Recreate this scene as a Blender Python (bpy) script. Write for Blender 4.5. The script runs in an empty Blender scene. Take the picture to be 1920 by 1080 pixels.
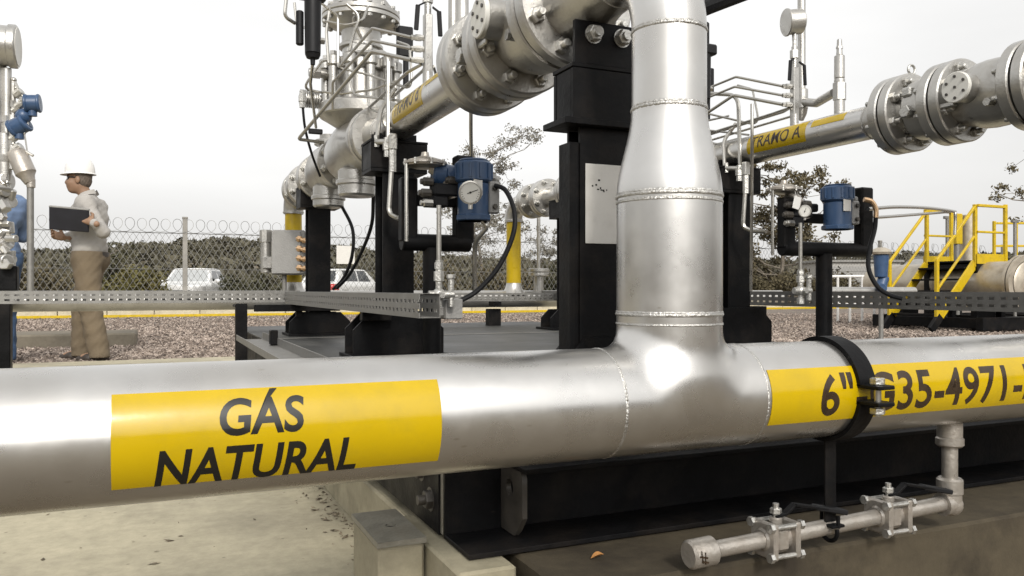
import bpy, bmesh, math, random
import numpy as np
from mathutils import Vector, Matrix, Euler

random.seed(7)
RNG = np.random.default_rng(11)
SC = bpy.context.scene
COL = SC.collection
PI = math.pi

# ------------------------------------------------------------------ camera
H = 0.63                       # lens height above the concrete
YAW = math.radians(23.9)
CA, SA = math.cos(YAW), math.sin(YAW)
FPX = 1511.0
cam_d = bpy.data.cameras.new('camera')
cam = bpy.data.objects.new('camera', cam_d)
COL.objects.link(cam)
cam.location = (0, 0, H)
cam.rotation_euler = (math.radians(90), 0, -YAW)
cam_d.sensor_width = 36
cam_d.lens = FPX / 1920 * 36
cam_d.shift_y = 3 / 1920
cam_d.clip_start = 0.02
cam_d.clip_end = 3000
SC.camera = cam

# ------------------------------------------------------------------ world: hazy bright overcast
SUN_DIR = Vector((-0.14, -0.80, 0.55)).normalized()
sun_el = math.asin(SUN_DIR.z)
world = bpy.data.worlds.new('World')
SC.world = world
world.use_nodes = True
wn = world.node_tree
wn.nodes.clear()
sky = wn.nodes.new('ShaderNodeTexSky')
sky.sky_type = 'NISHITA'
sky.sun_disc = False
sky.sun_elevation = sun_el
sky.sun_rotation = math.atan2(SUN_DIR.x, SUN_DIR.y)
sky.air_density = 1.0
sky.dust_density = 8.0
sky.ozone_density = 1.0
hs = wn.nodes.new('ShaderNodeHueSaturation')
hs.inputs['Saturation'].default_value = 0.12
hs.inputs['Value'].default_value = 0.15
mixc = wn.nodes.new('ShaderNodeMix')
mixc.data_type = 'RGBA'
mixc.inputs[0].default_value = 0.55
bg = wn.nodes.new('ShaderNodeBackground')
wo = wn.nodes.new('ShaderNodeOutputWorld')
wn.links.new(sky.outputs[0], hs.inputs['Color'])
wn.links.new(hs.outputs[0], mixc.inputs[6])
mixc.inputs[7].default_value = (1.06, 1.05, 1.03, 1)     # even cloud layer over the clear sky
wtc = wn.nodes.new('ShaderNodeTexCoord'); wmp = wn.nodes.new('ShaderNodeMapping'); wmp.inputs['Scale'].default_value = (1, 1, 3.2)
wnz = wn.nodes.new('ShaderNodeTexNoise'); wnz.inputs['Scale'].default_value = 1.6; wnz.inputs['Detail'].default_value = 5; wnz.inputs['Roughness'].default_value = .5
wmr = wn.nodes.new('ShaderNodeMapRange'); wmr.inputs[1].default_value = .32; wmr.inputs[2].default_value = .68
wmr.inputs[3].default_value = .93; wmr.inputs[4].default_value = 1.10         # thin and thick cloud
wsc = wn.nodes.new('ShaderNodeVectorMath'); wsc.operation = 'SCALE'
wn.links.new(wtc.outputs['Generated'], wmp.inputs[0]); wn.links.new(wmp.outputs[0], wnz.inputs['Vector']); wn.links.new(wnz.outputs[0], wmr.inputs[0])
wn.links.new(mixc.outputs[2], wsc.inputs[0]); wn.links.new(wmr.outputs[0], wsc.inputs['Scale'])
wn.links.new(wsc.outputs[0], bg.inputs['Color'])
bg.inputs['Strength'].default_value = 0.95
wn.links.new(bg.outputs[0], wo.inputs['Surface'])

sd = bpy.data.lights.new('sun', 'SUN')
sd.energy = 1.3
sd.angle = math.radians(8)
sd.color = (1.0, 0.95, 0.87)
sun = bpy.data.objects.new('sun', sd)
COL.objects.link(sun)
sun.rotation_euler = (-SUN_DIR).to_track_quat('-Z', 'Y').to_euler()

vs = SC.view_settings
vs.view_transform = 'Standard'
vs.look = 'None'
vs.exposure = 0.40
vs.gamma = 1.0
vs.use_curve_mapping = False
SC.cycles.max_bounces = 8
SC.cycles.glossy_bounces = 4
SC.cycles.caustics_reflective = False
SC.cycles.caustics_refractive = False
try:
    SC.cycles.use_denoising = True
except Exception:
    pass

# ------------------------------------------------------------------ pixel -> metres (photogrammetry of the 1920 px photograph)
def cam2w(X, d, z):
    return Vector((CA * X + SA * d, -SA * X + CA * d, z))
def Wd(px, py, d):
    return cam2w((px - 960) / FPX * d, d, H - (py - 543) / FPX * d)
def Wy(px, py, y):
    t = (px - 960) / FPX
    return Wd(px, py, y / (CA - SA * t))
def Wx(px, py, x):
    t = (px - 960) / FPX
    return Wd(px, py, x / (CA * t + SA))

# ------------------------------------------------------------------ mesh builder
def basis(axis):
    a = Vector(axis).normalized()
    h = Vector((0, 0, 1)) if abs(a.z) < 0.9 else Vector((1, 0, 0))
    e1 = a.cross(h).normalized()
    e2 = a.cross(e1).normalized()
    return a, e1, e2

class MB:
    def __init__(s):
        s.v = []; s.f = []
    def add(s, vs, fs):
        o = len(s.v)
        s.v.extend([tuple(v) for v in vs])
        s.f.extend([tuple(i + o for i in f) for f in fs])
        return s
    def box(s, c, size, b=None, rot=None):
        hx, hy, hz = size[0] / 2, size[1] / 2, size[2] / 2
        m = min(hx, hy, hz)
        if b is None: b = min(0.003, m * 0.3)
        b = min(b, m * 0.45)
        c = Vector(c)
        vs = []; idx = {}
        for sx in (-1, 1):
            for sy in (-1, 1):
                for sz in (-1, 1):
                    for k in range(3):
                        p = [sx * (hx - b), sy * (hy - b), sz * (hz - b)]
                        p[k] += (sx, sy, sz)[k] * b
                        p = Vector(p)
                        if rot is not None: p = rot @ p
                        idx[(sx, sy, sz, k)] = len(vs)
                        vs.append(c + p)
        fs = []
        I = idx
        for k in range(3):
            for sg in (-1, 1):
                q = []
                for (a_, b_) in ((-1, -1), (1, -1), (1, 1), (-1, 1)):
                    t = [0, 0, 0]; t[k] = sg; t[(k + 1) % 3] = a_; t[(k + 2) % 3] = b_
                    q.append(I[(t[0], t[1], t[2], k)])
                fs.append(q if sg > 0 else q[::-1])
        for k in range(3):
            k1, k2 = (k + 1) % 3, (k + 2) % 3
            for s1 in (-1, 1):
                for s2 in (-1, 1):
                    def key(sk, ff):
                        t = [0, 0, 0]; t[k] = sk; t[k1] = s1; t[k2] = s2
                        return I[(t[0], t[1], t[2], ff)]
                    q = [key(-1, k1), key(1, k1), key(1, k2), key(-1, k2)]
                    fs.append(q[::-1] if s1 * s2 > 0 else q)
        for sx in (-1, 1):
            for sy in (-1, 1):
                for sz in (-1, 1):
                    q = [I[(sx, sy, sz, 0)], I[(sx, sy, sz, 1)], I[(sx, sy, sz, 2)]]
                    fs.append(q if sx * sy * sz > 0 else q[::-1])
        return s.add(vs, fs)
    def bar(s, p0, p1, w, h, b=None, up=(0, 0, 1)):
        p0 = Vector(p0); p1 = Vector(p1); d = p1 - p0; L = d.length; d.normalize()
        u = Vector(up)
        if abs(d.dot(u)) > 0.98: u = Vector((0, 1, 0))
        sd_ = d.cross(u).normalized(); u2 = sd_.cross(d)
        M = Matrix((d, -sd_, u2)).transposed()
        return s.box((p0 + p1) / 2, (L, w, h), b, M)
    def lathe(s, p0, axis, prof, n=32, a0=0):
        a, e1, e2 = basis(axis); p0 = Vector(p0)
        vs = []; rings = []
        for (t, r) in prof:
            if r < 1e-6:
                rings.append([len(vs)]); vs.append(p0 + a * t)
            else:
                rg = []
                for i in range(n):
                    w = 2 * PI * i / n + a0
                    rg.append(len(vs)); vs.append(p0 + a * t + (e1 * math.cos(w) + e2 * math.sin(w)) * r)
                rings.append(rg)
        fs = []
        for A, B in zip(rings[:-1], rings[1:]):
            if len(A) == 1 and len(B) == 1: continue
            for i in range(n):
                j = (i + 1) % n
                if len(A) == 1: fs.append((A[0], B[j], B[i]))
                elif len(B) == 1: fs.append((A[i], A[j], B[0]))
                else: fs.append((A[i], A[j], B[j], B[i]))
        return s.add(vs, fs)
    def cyl(s, p0, p1, r, r1=None, n=20, caps=True, bev=0.0, a0=0):
        p0 = Vector(p0); p1 = Vector(p1); L = (p1 - p0).length
        if r1 is None: r1 = r
        pr = []
        if caps: pr.append((0, 0))
        if bev and caps: pr += [(0, r - bev), (bev, r), (L - bev, r1), (L, r1 - bev)]
        else: pr += [(0, r), (L, r1)]
        if caps: pr.append((L, 0))
        return s.lathe(p0, p1 - p0, pr, n, a0)
    def tube(s, pts, r, n=10, caps=True, bend=None, rr=None):
        P = [Vector(p) for p in pts]
        if bend: P = round_path(P, bend)
        N = len(P)
        T = []
        for i in range(N):
            a = P[max(i - 1, 0)]; b = P[min(i + 1, N - 1)]
            T.append((b - a).normalized())
        _, e1, e2 = basis(T[0])
        vs = []; fs = []
        for i in range(N):
            if i:
                q = T[i - 1].rotation_difference(T[i]); e1 = q @ e1; e2 = q @ e2
            rad = r if rr is None else rr[i]
            for k in range(n):
                w = 2 * PI * k / n
                vs.append(P[i] + (e1 * math.cos(w) + e2 * math.sin(w)) * rad)
        for i in range(N - 1):
            for k in range(n):
                k2 = (k + 1) % n
                fs.append((i * n + k, i * n + k2, (i + 1) * n + k2, (i + 1) * n + k))
        if caps:
            fs.append(tuple(range(n))[::-1]); fs.append(tuple((N - 1) * n + k for k in range(n)))
        return s.add(vs, fs)
    def prism(s, poly, o, ex, ey, dep):
        """polygon in the plane (ex, ey) at o, extruded by the vector dep"""
        o = Vector(o); ex = Vector(ex); ey = Vector(ey); dep = Vector(dep); n = len(poly)
        vs = [o + ex * a + ey * b for a, b in poly] + [o + ex * a + ey * b + dep for a, b in poly]
        fs = [tuple(range(n))[::-1], tuple(range(n, 2 * n))] + [(i, (i + 1) % n, n + (i + 1) % n, n + i) for i in range(n)]
        return s.add(vs, fs)
    def torus(s, c, axis, R, r, n=40, m=8, amp=0.0, seed=0):
        a, e1, e2 = basis(axis); c = Vector(c); vs = []; fs = []
        rg = random.Random(seed)
        for i in range(n):
            w = 2 * PI * i / n
            k = 1 + amp * (rg.random() - .5) * 2
            off = a * (amp * r * .6 * (rg.random() - .5) * 2)
            d = e1 * math.cos(w) + e2 * math.sin(w)
            for j in range(m):
                q = 2 * PI * j / m
                vs.append(c + off + d * (R + r * k * math.cos(q)) + a * (r * math.sin(q)))
        for i in range(n):
            for j in range(m):
                i2, j2 = (i + 1) % n, (j + 1) % m
                fs.append((i * m + j, i2 * m + j, i2 * m + j2, i * m + j2))
        return s.add(vs, fs)
    def ball(s, c, r, n=14, sc=(1, 1, 1)):
        c = Vector(c); m = n // 2; vs = []; fs = []
        for i in range(m + 1):
            th = PI * i / m
            for j in range(n):
                w = 2 * PI * j / n
                vs.append(c + Vector((math.sin(th) * math.cos(w) * r * sc[0], math.sin(th) * math.sin(w) * r * sc[1], math.cos(th) * r * sc[2])))
        for i in range(m):
            for j in range(n):
                j2 = (j + 1) % n
                fs.append((i * n + j, (i + 1) * n + j, (i + 1) * n + j2, i * n + j2))
        return s.add(vs, fs)

def round_path(P, rad, seg=6):
    out = [P[0]]
    for i in range(1, len(P) - 1):
        a, b, c = P[i - 1], P[i], P[i + 1]
        d1 = (a - b); d2 = (c - b)
        l1, l2 = d1.length, d2.length
        if l1 < 1e-6 or l2 < 1e-6: continue
        d1 /= l1; d2 /= l2
        ang = d1.angle(d2)
        if ang > PI - 0.05: out.append(b); continue
        t = min(rad / math.tan(ang / 2), l1 * .48, l2 * .48)
        p, q = b + d1 * t, b + d2 * t
        for k in range(seg + 1):
            u = k / seg
            out.append(p.lerp(b, u).lerp(b.lerp(q, u), u))
    out.append(P[-1])
    return out

def spline(pts, seg=8):
    P = [Vector(p) for p in pts]; out = []
    for i in range(len(P) - 1):
        p0 = P[max(i - 1, 0)]; p1 = P[i]; p2 = P[i + 1]; p3 = P[min(i + 2, len(P) - 1)]
        for k in range(seg):
            t = k / seg
            out.append(0.5 * ((2 * p1) + (p2 - p0) * t + (2 * p0 - 5 * p1 + 4 * p2 - p3) * t * t + (3 * p1 - p0 - 3 * p2 + p3) * t ** 3))
    out.append(P[-1])
    return out

def fix_mesh(me, sharp=35, weld=True):
    bm = bmesh.new(); bm.from_mesh(me)
    bmesh.ops.recalc_face_normals(bm, faces=bm.faces)
    bm.to_mesh(me); bm.free()
    me.polygons.foreach_set('use_smooth', [True] * len(me.polygons))
    if sharp: me.set_sharp_from_angle(angle=math.radians(sharp))
    me.update()

ORG = {}
def mesh_of(name, mb, mat, org=(0, 0, 0), sharp=35):
    me = bpy.data.meshes.new(name)
    o = Vector(org)
    me.from_pydata([(v[0] - o.x, v[1] - o.y, v[2] - o.z) for v in mb.v], [], mb.f)
    fix_mesh(me, sharp)
    if isinstance(mat, (list, tuple)):
        for m in mat: me.materials.append(m)
    else: me.materials.append(mat)
    return me
def tag(o, label, cat, group=None, kind=None):
    if label: o['label'] = label
    if cat: o['category'] = cat
    if group: o['group'] = group
    if kind: o['kind'] = kind
    return o
def thing(name, label, cat, loc=(0, 0, 0), group=None, rotz=0, local=False):
    o = bpy.data.objects.new(name, None); COL.objects.link(o)
    o.empty_display_size = 0.05
    o.location = loc; o.rotation_euler = (0, 0, rotz)
    ORG[o.name] = Vector((0, 0, 0)) if (local or rotz) else Vector(loc)
    return tag(o, label, cat, group)
def part(name, mb, mat, parent, label=None, kind=None, sharp=35):
    og = ORG[parent.name]
    o = bpy.data.objects.new(name, mesh_of(name, mb, mat, og, sharp)); COL.objects.link(o)
    o.parent = parent; ORG[o.name] = og
    if label: o['label'] = label
    if kind: o['kind'] = kind
    return o
def place(name, me, parent, M):
    """one more piece that shares a mesh; M is in the same coordinates as the rest of the thing"""
    o = bpy.data.objects.new(name, me); COL.objects.link(o)
    o.parent = parent; og = ORG[parent.name]
    o.matrix_local = Matrix.Translation(-og) @ M
    ORG[o.name] = og
    return o
def solo(name, mb, mat, label, cat, loc, group=None, kind=None, sharp=35):
    o = bpy.data.objects.new(name, mesh_of(name, mb, mat, loc, sharp)); COL.objects.link(o)
    o.location = loc; ORG[o.name] = Vector(loc)
    return tag(o, label, cat, group, kind)
def struct(name, mb, mat, sharp=35):
    o = bpy.data.objects.new(name, mesh_of(name, mb, mat, (0, 0, 0), sharp)); COL.objects.link(o)
    o['kind'] = 'structure'; ORG[o.name] = Vector((0, 0, 0))
    return o
def np_mesh(name, V, Fc, mat, smooth=False):
    me = bpy.data.meshes.new(name)
    V = np.asarray(V, np.float32); Fc = np.asarray(Fc, np.int32)
    k = Fc.shape[1]
    me.vertices.add(len(V)); me.vertices.foreach_set('co', V.ravel())
    me.loops.add(Fc.size); me.loops.foreach_set('vertex_index', Fc.ravel())
    me.polygons.add(len(Fc)); me.polygons.foreach_set('loop_start', np.arange(0, Fc.size, k, dtype=np.int32))
    me.update(calc_edges=True)
    me.polygons.foreach_set('use_smooth', [smooth] * len(Fc))
    me.materials.append(mat); me.update()
    return me
def copy_tree(o, parent=None, offset=None, deep=True):
    c = o.copy(); COL.objects.link(c)
    if parent is not None: c.parent = parent
    if offset is not None: c.location = o.location + Vector(offset)
    ORG[c.name] = ORG.get(o.name, Vector()) + (Vector(offset) if offset is not None else Vector())
    for ch in list(o.children):
        copy_tree(ch, c)
    return c
def frame_to(p, axis):
    a, e1, e2 = basis(axis)
    M = Matrix((e1, a, e1.cross(a))).transposed().to_4x4()
    M.translation = Vector(p)
    return M                       # local +Y points along axis

# ------------------------------------------------------------------ signed-distance modelling (tee, people)
def surface_nets(fn, lo, hi, h, proj=3):
    lo = np.array(lo, float); hi = np.array(hi, float)
    n = np.ceil((hi - lo) / h).astype(int) + 1
    ax = [lo[i] + h * np.arange(n[i]) for i in range(3)]
    X, Y, Z = np.meshgrid(*ax, indexing='ij')
    F = fn(X, Y, Z)
    S = F < 0
    cs = [(i, j, k) for i in (0, 1) for j in (0, 1) for k in (0, 1)]
    sl = lambda A, c: A[c[0]:n[0] - 1 + c[0], c[1]:n[1] - 1 + c[1], c[2]:n[2] - 1 + c[2]]
    cnt = sum(sl(S, c).astype(int) for c in cs)
    act = (cnt > 0) & (cnt < 8)
    idx = -np.ones(act.shape, int); idx[act] = np.arange(act.sum())
    acc = np.zeros((act.sum(), 3)); num = np.zeros(act.sum())
    base = np.argwhere(act).astype(float)
    for a in cs:
        for k in range(3):
            if a[k] == 1: continue
            b = list(a); b[k] = 1; b = tuple(b)
            fa = sl(F, a)[act]; fb = sl(F, b)[act]
            m = (fa < 0) != (fb < 0)
            t = np.where(m, fa / np.where(m, fa - fb, 1), 0)
            p = np.tile(np.array(a, float), (len(fa), 1)); p[:, k] += t
            acc[m] += p[m]; num[m] += 1
    V = lo + (base + acc / num[:, None]) * h
    faces = []
    for k in range(3):
        k1, k2 = (k + 1) % 3, (k + 2) % 3
        A = np.take(S, range(0, n[k] - 1), axis=k); B = np.take(S, range(1, n[k]), axis=k)
        E = np.argwhere(A != B)
        E = E[(E[:, k1] > 0) & (E[:, k2] > 0) & (E[:, k1] < n[k1] - 1) & (E[:, k2] < n[k2] - 1)]
        if not len(E): continue
        fl = A[tuple(E.T)]
        q = []
        for (d1, d2) in ((-1, -1), (0, -1), (0, 0), (-1, 0)):
            c = E.copy(); c[:, k1] += d1; c[:, k2] += d2
            q.append(idx[tuple(c.T)])
        q = np.stack(q, 1)
        q[~fl] = q[~fl][:, ::-1]
        faces.append(q)
    Fc = np.concatenate(faces)
    e = h * 0.05
    for _ in range(proj):
        x, y, z = V.T
        f = fn(x, y, z)
        g = np.stack([(fn(x + e, y, z) - fn(x - e, y, z)), (fn(x, y + e, z) - fn(x, y - e, z)), (fn(x, y, z + e) - fn(x, y, z - e))], 1) / (2 * e)
        st = (f / np.maximum((g * g).sum(1), 0.05))[:, None] * g
        L = np.linalg.norm(st, axis=1, keepdims=True)
        st *= np.minimum(1, h * .5 / np.maximum(L, 1e-9))
        V = V - st
    return V, Fc
def smin(a, b, k):
    hh = np.maximum(k - np.abs(a - b), 0) / k
    return np.minimum(a, b) - hh * hh * k * .25
def sd_cone(X, Y, Z, a, b, ra, rb, sq=(1, 1, 1)):
    ax, ay, az = a; bx, by, bz = b
    dx, dy, dz = bx - ax, by - ay, bz - az
    L = dx * dx + dy * dy + dz * dz + 1e-9
    t = np.clip(((X - ax) * dx + (Y - ay) * dy + (Z - az) * dz) / L, 0, 1)
    return np.sqrt(((X - ax - t * dx) / sq[0]) ** 2 + ((Y - ay - t * dy) / sq[1]) ** 2 + ((Z - az - t * dz) / sq[2]) ** 2) - (ra + (rb - ra) * t)
def sd_ell(X, Y, Z, c, r):
    k = np.sqrt(((X - c[0]) / r[0]) ** 2 + ((Y - c[1]) / r[1]) ** 2 + ((Z - c[2]) / r[2]) ** 2)
    return (k - 1) * min(r)

# ------------------------------------------------------------------ materials
KA = 1.20
K_ = lambda c: tuple(min(.8, v * KA) for v in c)
def mat(name, col, rough=0.5, metal=0.0, var=0.12, vscale=8.0, bump=0.0, bscale=60.0, rvar=0.1, spec=0.5,
        dirt=None, dscale=3.0, damt=0.5, streak=None, coat=0.0, marks=0, drough=.7, ddet=8):
    if metal < .3 and max(col) > .06:
        col = tuple(min(.8, c * KA) for c in col); dirt = tuple(min(.8, c * KA) for c in dirt) if dirt else None
    m = bpy.data.materials.new(name); m.use_nodes = True
    nt = m.node_tree; N = nt.nodes; Lk = nt.links
    b = N['Principled BSDF']
    tc = N.new('ShaderNodeTexCoord')
    nz = N.new('ShaderNodeTexNoise'); nz.inputs['Scale'].default_value = vscale; nz.inputs['Detail'].default_value = 6
    nz.inputs['Roughness'].default_value = 0.6
    mp = N.new('ShaderNodeMapping')
    if streak: mp.inputs['Scale'].default_value = streak
    Lk.new(tc.outputs['Object'], mp.inputs[0]); Lk.new(mp.outputs[0], nz.inputs['Vector'])
    rm = N.new('ShaderNodeMapRange'); rm.inputs[1].default_value = .3; rm.inputs[2].default_value = .7
    rm.inputs[3].default_value = 1 - var; rm.inputs[4].default_value = 1 + var
    Lk.new(nz.outputs[0], rm.inputs[0])
    mx = N.new('ShaderNodeVectorMath'); mx.operation = 'SCALE'
    mx.inputs[0].default_value = col[:3]
    Lk.new(rm.outputs[0], mx.inputs['Scale'])
    out = mx.outputs[0]
    if dirt is not None:
        n2 = N.new('ShaderNodeTexNoise'); n2.inputs['Scale'].default_value = dscale; n2.inputs['Detail'].default_value = ddet
        n2.inputs['Roughness'].default_value = drough
        Lk.new(tc.outputs['Object'], n2.inputs['Vector'])
        r2 = N.new('ShaderNodeMapRange'); r2.inputs[1].default_value = .48; r2.inputs[2].default_value = .68; r2.inputs[4].default_value = damt
        Lk.new(n2.outputs[0], r2.inputs[0])
        mm = N.new('ShaderNodeMix'); mm.data_type = 'RGBA'
        Lk.new(r2.outputs[0], mm.inputs[0]); Lk.new(out, mm.inputs[6]); mm.inputs[7].default_value = (*dirt, 1)
        out = mm.outputs[2]
    if marks:
        v1 = N.new('ShaderNodeTexVoronoi'); v1.inputs['Scale'].default_value = 21
        m1 = N.new('ShaderNodeMapping'); m1.inputs['Scale'].default_value = (.55, 1, 1.5); m1.inputs['Rotation'].default_value = (.3, .5, .2)
        Lk.new(tc.outputs['Object'], m1.inputs[0]); Lk.new(m1.outputs[0], v1.inputs['Vector'])
        g1 = N.new('ShaderNodeMapRange'); g1.inputs[1].default_value = .02; g1.inputs[2].default_value = .075; g1.inputs[3].default_value = 1; g1.inputs[4].default_value = 0
        Lk.new(v1.outputs['Distance'], g1.inputs[0])
        sp1 = N.new('ShaderNodeSeparateColor'); Lk.new(v1.outputs['Color'], sp1.inputs[0])
        g2 = N.new('ShaderNodeMath'); g2.operation = 'GREATER_THAN'; g2.inputs[1].default_value = .62; Lk.new(sp1.outputs[0], g2.inputs[0])
        g3 = N.new('ShaderNodeMath'); g3.operation = 'MULTIPLY'; Lk.new(g1.outputs[0], g3.inputs[0]); Lk.new(g2.outputs[0], g3.inputs[1])
        g4 = N.new('ShaderNodeMath'); g4.operation = 'MULTIPLY'; g4.inputs[1].default_value = marks; Lk.new(g3.outputs[0], g4.inputs[0])
        mk = N.new('ShaderNodeMix'); mk.data_type = 'RGBA'; Lk.new(g4.outputs[0], mk.inputs[0]); Lk.new(out, mk.inputs[6]); mk.inputs[7].default_value = (*(dirt or (.1, .09, .08)), 1)
        out = mk.outputs[2]
    Lk.new(out, b.inputs['Base Color'])
    rr = N.new('ShaderNodeMapRange'); rr.inputs[1].default_value = .3; rr.inputs[2].default_value = .7
    rr.inputs[3].default_value = max(0.02, rough - rvar); rr.inputs[4].default_value = min(1, rough + rvar)
    Lk.new(nz.outputs[0], rr.inputs[0]); Lk.new(rr.outputs[0], b.inputs['Roughness'])
    b.inputs['Metallic'].default_value = metal
    b.inputs['Specular IOR Level'].default_value = spec
    b.inputs['Coat Weight'].default_value = coat
    if bump:
        n3 = N.new('ShaderNodeTexNoise'); n3.inputs['Scale'].default_value = bscale; n3.inputs['Detail'].default_value = 5
        Lk.new(tc.outputs['Object'], n3.inputs['Vector'])
        bp = N.new('ShaderNodeBump'); bp.inputs['Strength'].default_value = bump; bp.inputs['Distance'].default_value = 0.01
        Lk.new(n3.outputs[0], bp.inputs['Height']); Lk.new(bp.outputs[0], b.inputs['Normal'])
    return m

M = {}
M['alu'] = mat('aluminium_paint', (0.61, 0.60, 0.58), 0.29, 0.94, var=.05, vscale=12, bump=.004, bscale=90, rvar=.06,
               dirt=(0.36, 0.325, 0.27), dscale=4, damt=.3, marks=.5, drough=.45, ddet=4)
M['alu_dull'] = mat('dull_aluminium_paint', (0.50, 0.488, 0.46), 0.34, 0.82, var=.14, vscale=16, bump=.10, bscale=160, rvar=.09,
                    dirt=(0.20, 0.18, 0.15), dscale=8, damt=.55)
M['weld'] = mat('weld_bead_metal', (0.50, 0.49, 0.465), 0.40, 0.9, var=.12, vscale=40, bump=.4, bscale=260)
M['steel'] = mat('stainless_steel', (0.46, 0.445, 0.41), 0.3, 0.95, var=.08, vscale=20, rvar=.08)
M['bolt'] = mat('painted_bolt', (0.50, 0.49, 0.46), 0.33, 0.8, var=.15, vscale=50, bump=.2, bscale=200)
M['galv'] = mat('galvanised_steel', (0.22, 0.214, 0.20), 0.5, 0.45, var=.14, vscale=25, rvar=.12, dirt=(.20, .185, .16), dscale=6, damt=.4)
M['black'] = mat('black_enamel', (0.0055, 0.0055, 0.006), 0.48, 0.0, var=.3, vscale=10, bump=.1, bscale=90, rvar=.14, spec=.12,
                 dirt=(0.022, 0.018, 0.015), dscale=7, damt=.6, marks=.7)
M['black_rubber'] = mat('black_plastic', (0.009, 0.009, 0.010), 0.5, 0, var=.2, spec=.25)
M['deck'] = mat('deck_plate_paint', (0.046, 0.046, 0.043), 0.5, 0.0, var=.25, vscale=3, bump=.15, bscale=120, spec=.4,
                dirt=(0.085, 0.08, 0.07), dscale=2.2, damt=.5)
M['yellow'] = mat('yellow_paint', (0.43, 0.295, 0.005), 0.36, 0, var=.07, vscale=9, spec=.45, dirt=(.24, .17, .03), dscale=8, damt=.5, marks=.5)
M['sticker'] = mat('yellow_vinyl', (0.385, 0.262, 0.001), 0.17, 0, var=.07, vscale=5, bump=.02, bscale=40, rvar=.05, spec=.5, dirt=(.30, .215, .01), dscale=12, damt=.5, marks=.4)
M['ink'] = mat('black_vinyl', (0.014, 0.013, 0.011), 0.22, 0, var=.1, spec=.4)
M['ink_brown'] = mat('worn_black_vinyl', (0.035, 0.022, 0.012), 0.3, 0, var=.3, vscale=40, spec=.4)
M['blue'] = mat('blue_enamel', (0.026, 0.056, 0.118), 0.34, 0, var=.12, vscale=12, spec=.5, dirt=(.05, .08, .13), dscale=9, damt=.4)
M['white'] = mat('white_enamel', (0.56, 0.55, 0.53), 0.4, 0, var=.05, vscale=8, dirt=(.5, .48, .43), dscale=9, damt=.25)
M['offwhite'] = mat('grubby_white_paint', (0.50, 0.485, 0.45), 0.5, 0, var=.05, vscale=14, dirt=(.3, .28, .25), dscale=30, damt=.2)
M['grey_box'] = mat('grey_cast_alloy', (0.22, 0.215, 0.205), 0.5, 0.2, var=.1, vscale=20, bump=.15, bscale=120)
M['copper'] = mat('brass', (0.62, 0.42, 0.25), 0.35, 0.85, var=.15, vscale=30)
M['glass'] = mat('dark_glass', (0.03, 0.033, 0.036), 0.06, 0, var=.05, spec=.6)
M['car_glass'] = mat('pale_windscreen', (0.30, 0.31, 0.31), 0.08, 0, var=.1, spec=.8)
M['dial'] = mat('dial_card', (0.55, 0.54, 0.50), 0.45, 0, var=.03)

# ================================================================== SETTING
def concrete_mat(name, col, dark, pits=True, damt=.55, dscale=1.6):
    col, dark = K_(col), K_(dark)
    m = bpy.data.materials.new(name); m.use_nodes = True
    nt = m.node_tree; N = nt.nodes; L = nt.links; b = N['Principled BSDF']
    tc = N.new('ShaderNodeTexCoord')
    def noise(s, d=8, r=.6):
        n = N.new('ShaderNodeTexNoise'); n.inputs['Scale'].default_value = s; n.inputs['Detail'].default_value = d
        n.inputs['Roughness'].default_value = r; L.new(tc.outputs['Object'], n.inputs['Vector']); return n
    def rng(n, a, b_, c, d):
        r = N.new('ShaderNodeMapRange'); r.inputs[1].default_value = a; r.inputs[2].default_value = b_
        r.inputs[3].default_value = c; r.inputs[4].default_value = d; L.new(n.outputs[0], r.inputs[0]); return r
    n1, n2, n3 = noise(dscale), noise(26, 8, .7), noise(5.5, 6, .55)
    mx = N.new('ShaderNodeMix'); mx.data_type = 'RGBA'
    mx.inputs[6].default_value = (*col, 1); mx.inputs[7].default_value = (*dark, 1)
    L.new(rng(n1, .46, .66, 0, damt).outputs[0], mx.inputs[0])
    sc = N.new('ShaderNodeVectorMath'); sc.operation = 'SCALE'
    L.new(mx.outputs[2], sc.inputs[0]); L.new(rng(n2, .3, .7, .84, 1.14).outputs[0], sc.inputs['Scale'])
    sc2 = N.new('ShaderNodeVectorMath'); sc2.operation = 'SCALE'
    L.new(sc.outputs[0], sc2.inputs[0]); L.new(rng(n3, .3, .7, .9, 1.08).outputs[0], sc2.inputs['Scale'])
    out = sc2.outputs[0]
    if pits:
        vo = N.new('ShaderNodeTexVoronoi'); vo.inputs['Scale'].default_value = 17
        L.new(tc.outputs['Object'], vo.inputs['Vector'])
        g = N.new('ShaderNodeMapRange'); g.inputs[1].default_value = .03; g.inputs[2].default_value = .10
        g.inputs[3].default_value = .55; g.inputs[4].default_value = 1
        L.new(vo.outputs['Distance'], g.inputs[0])
        sc3 = N.new('ShaderNodeVectorMath'); sc3.operation = 'SCALE'
        L.new(out, sc3.inputs[0]); L.new(g.outputs[0], sc3.inputs['Scale']); out = sc3.outputs[0]
    L.new(out, b.inputs['Base Color']); b.inputs['Roughness'].default_value = .85
    b.inputs['Specular IOR Level'].default_value = .3
    bp = N.new('ShaderNodeBump'); bp.inputs['Strength'].default_value = .35; bp.inputs['Distance'].default_value = .006
    L.new(n2.outputs[0], bp.inputs['Height']); L.new(bp.outputs[0], b.inputs['Normal'])
    return m
M['concrete'] = concrete_mat('pavement_concrete', (0.35, 0.316, 0.228), (0.205, 0.185, 0.138), dscale=1.25, damt=.75)
M['concrete_block'] = concrete_mat('block_concrete', (0.27, 0.243, 0.172), (0.13, 0.118, 0.078), dscale=6)
M['concrete_shaded_dirty'] = concrete_mat('shaded_stained_plinth_concrete', (0.058, 0.047, 0.030), (0.018, 0.014, 0.010), dscale=4.5, damt=.8)  # stains, plus a base colour darkened for the shade under pipe and skid

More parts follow.
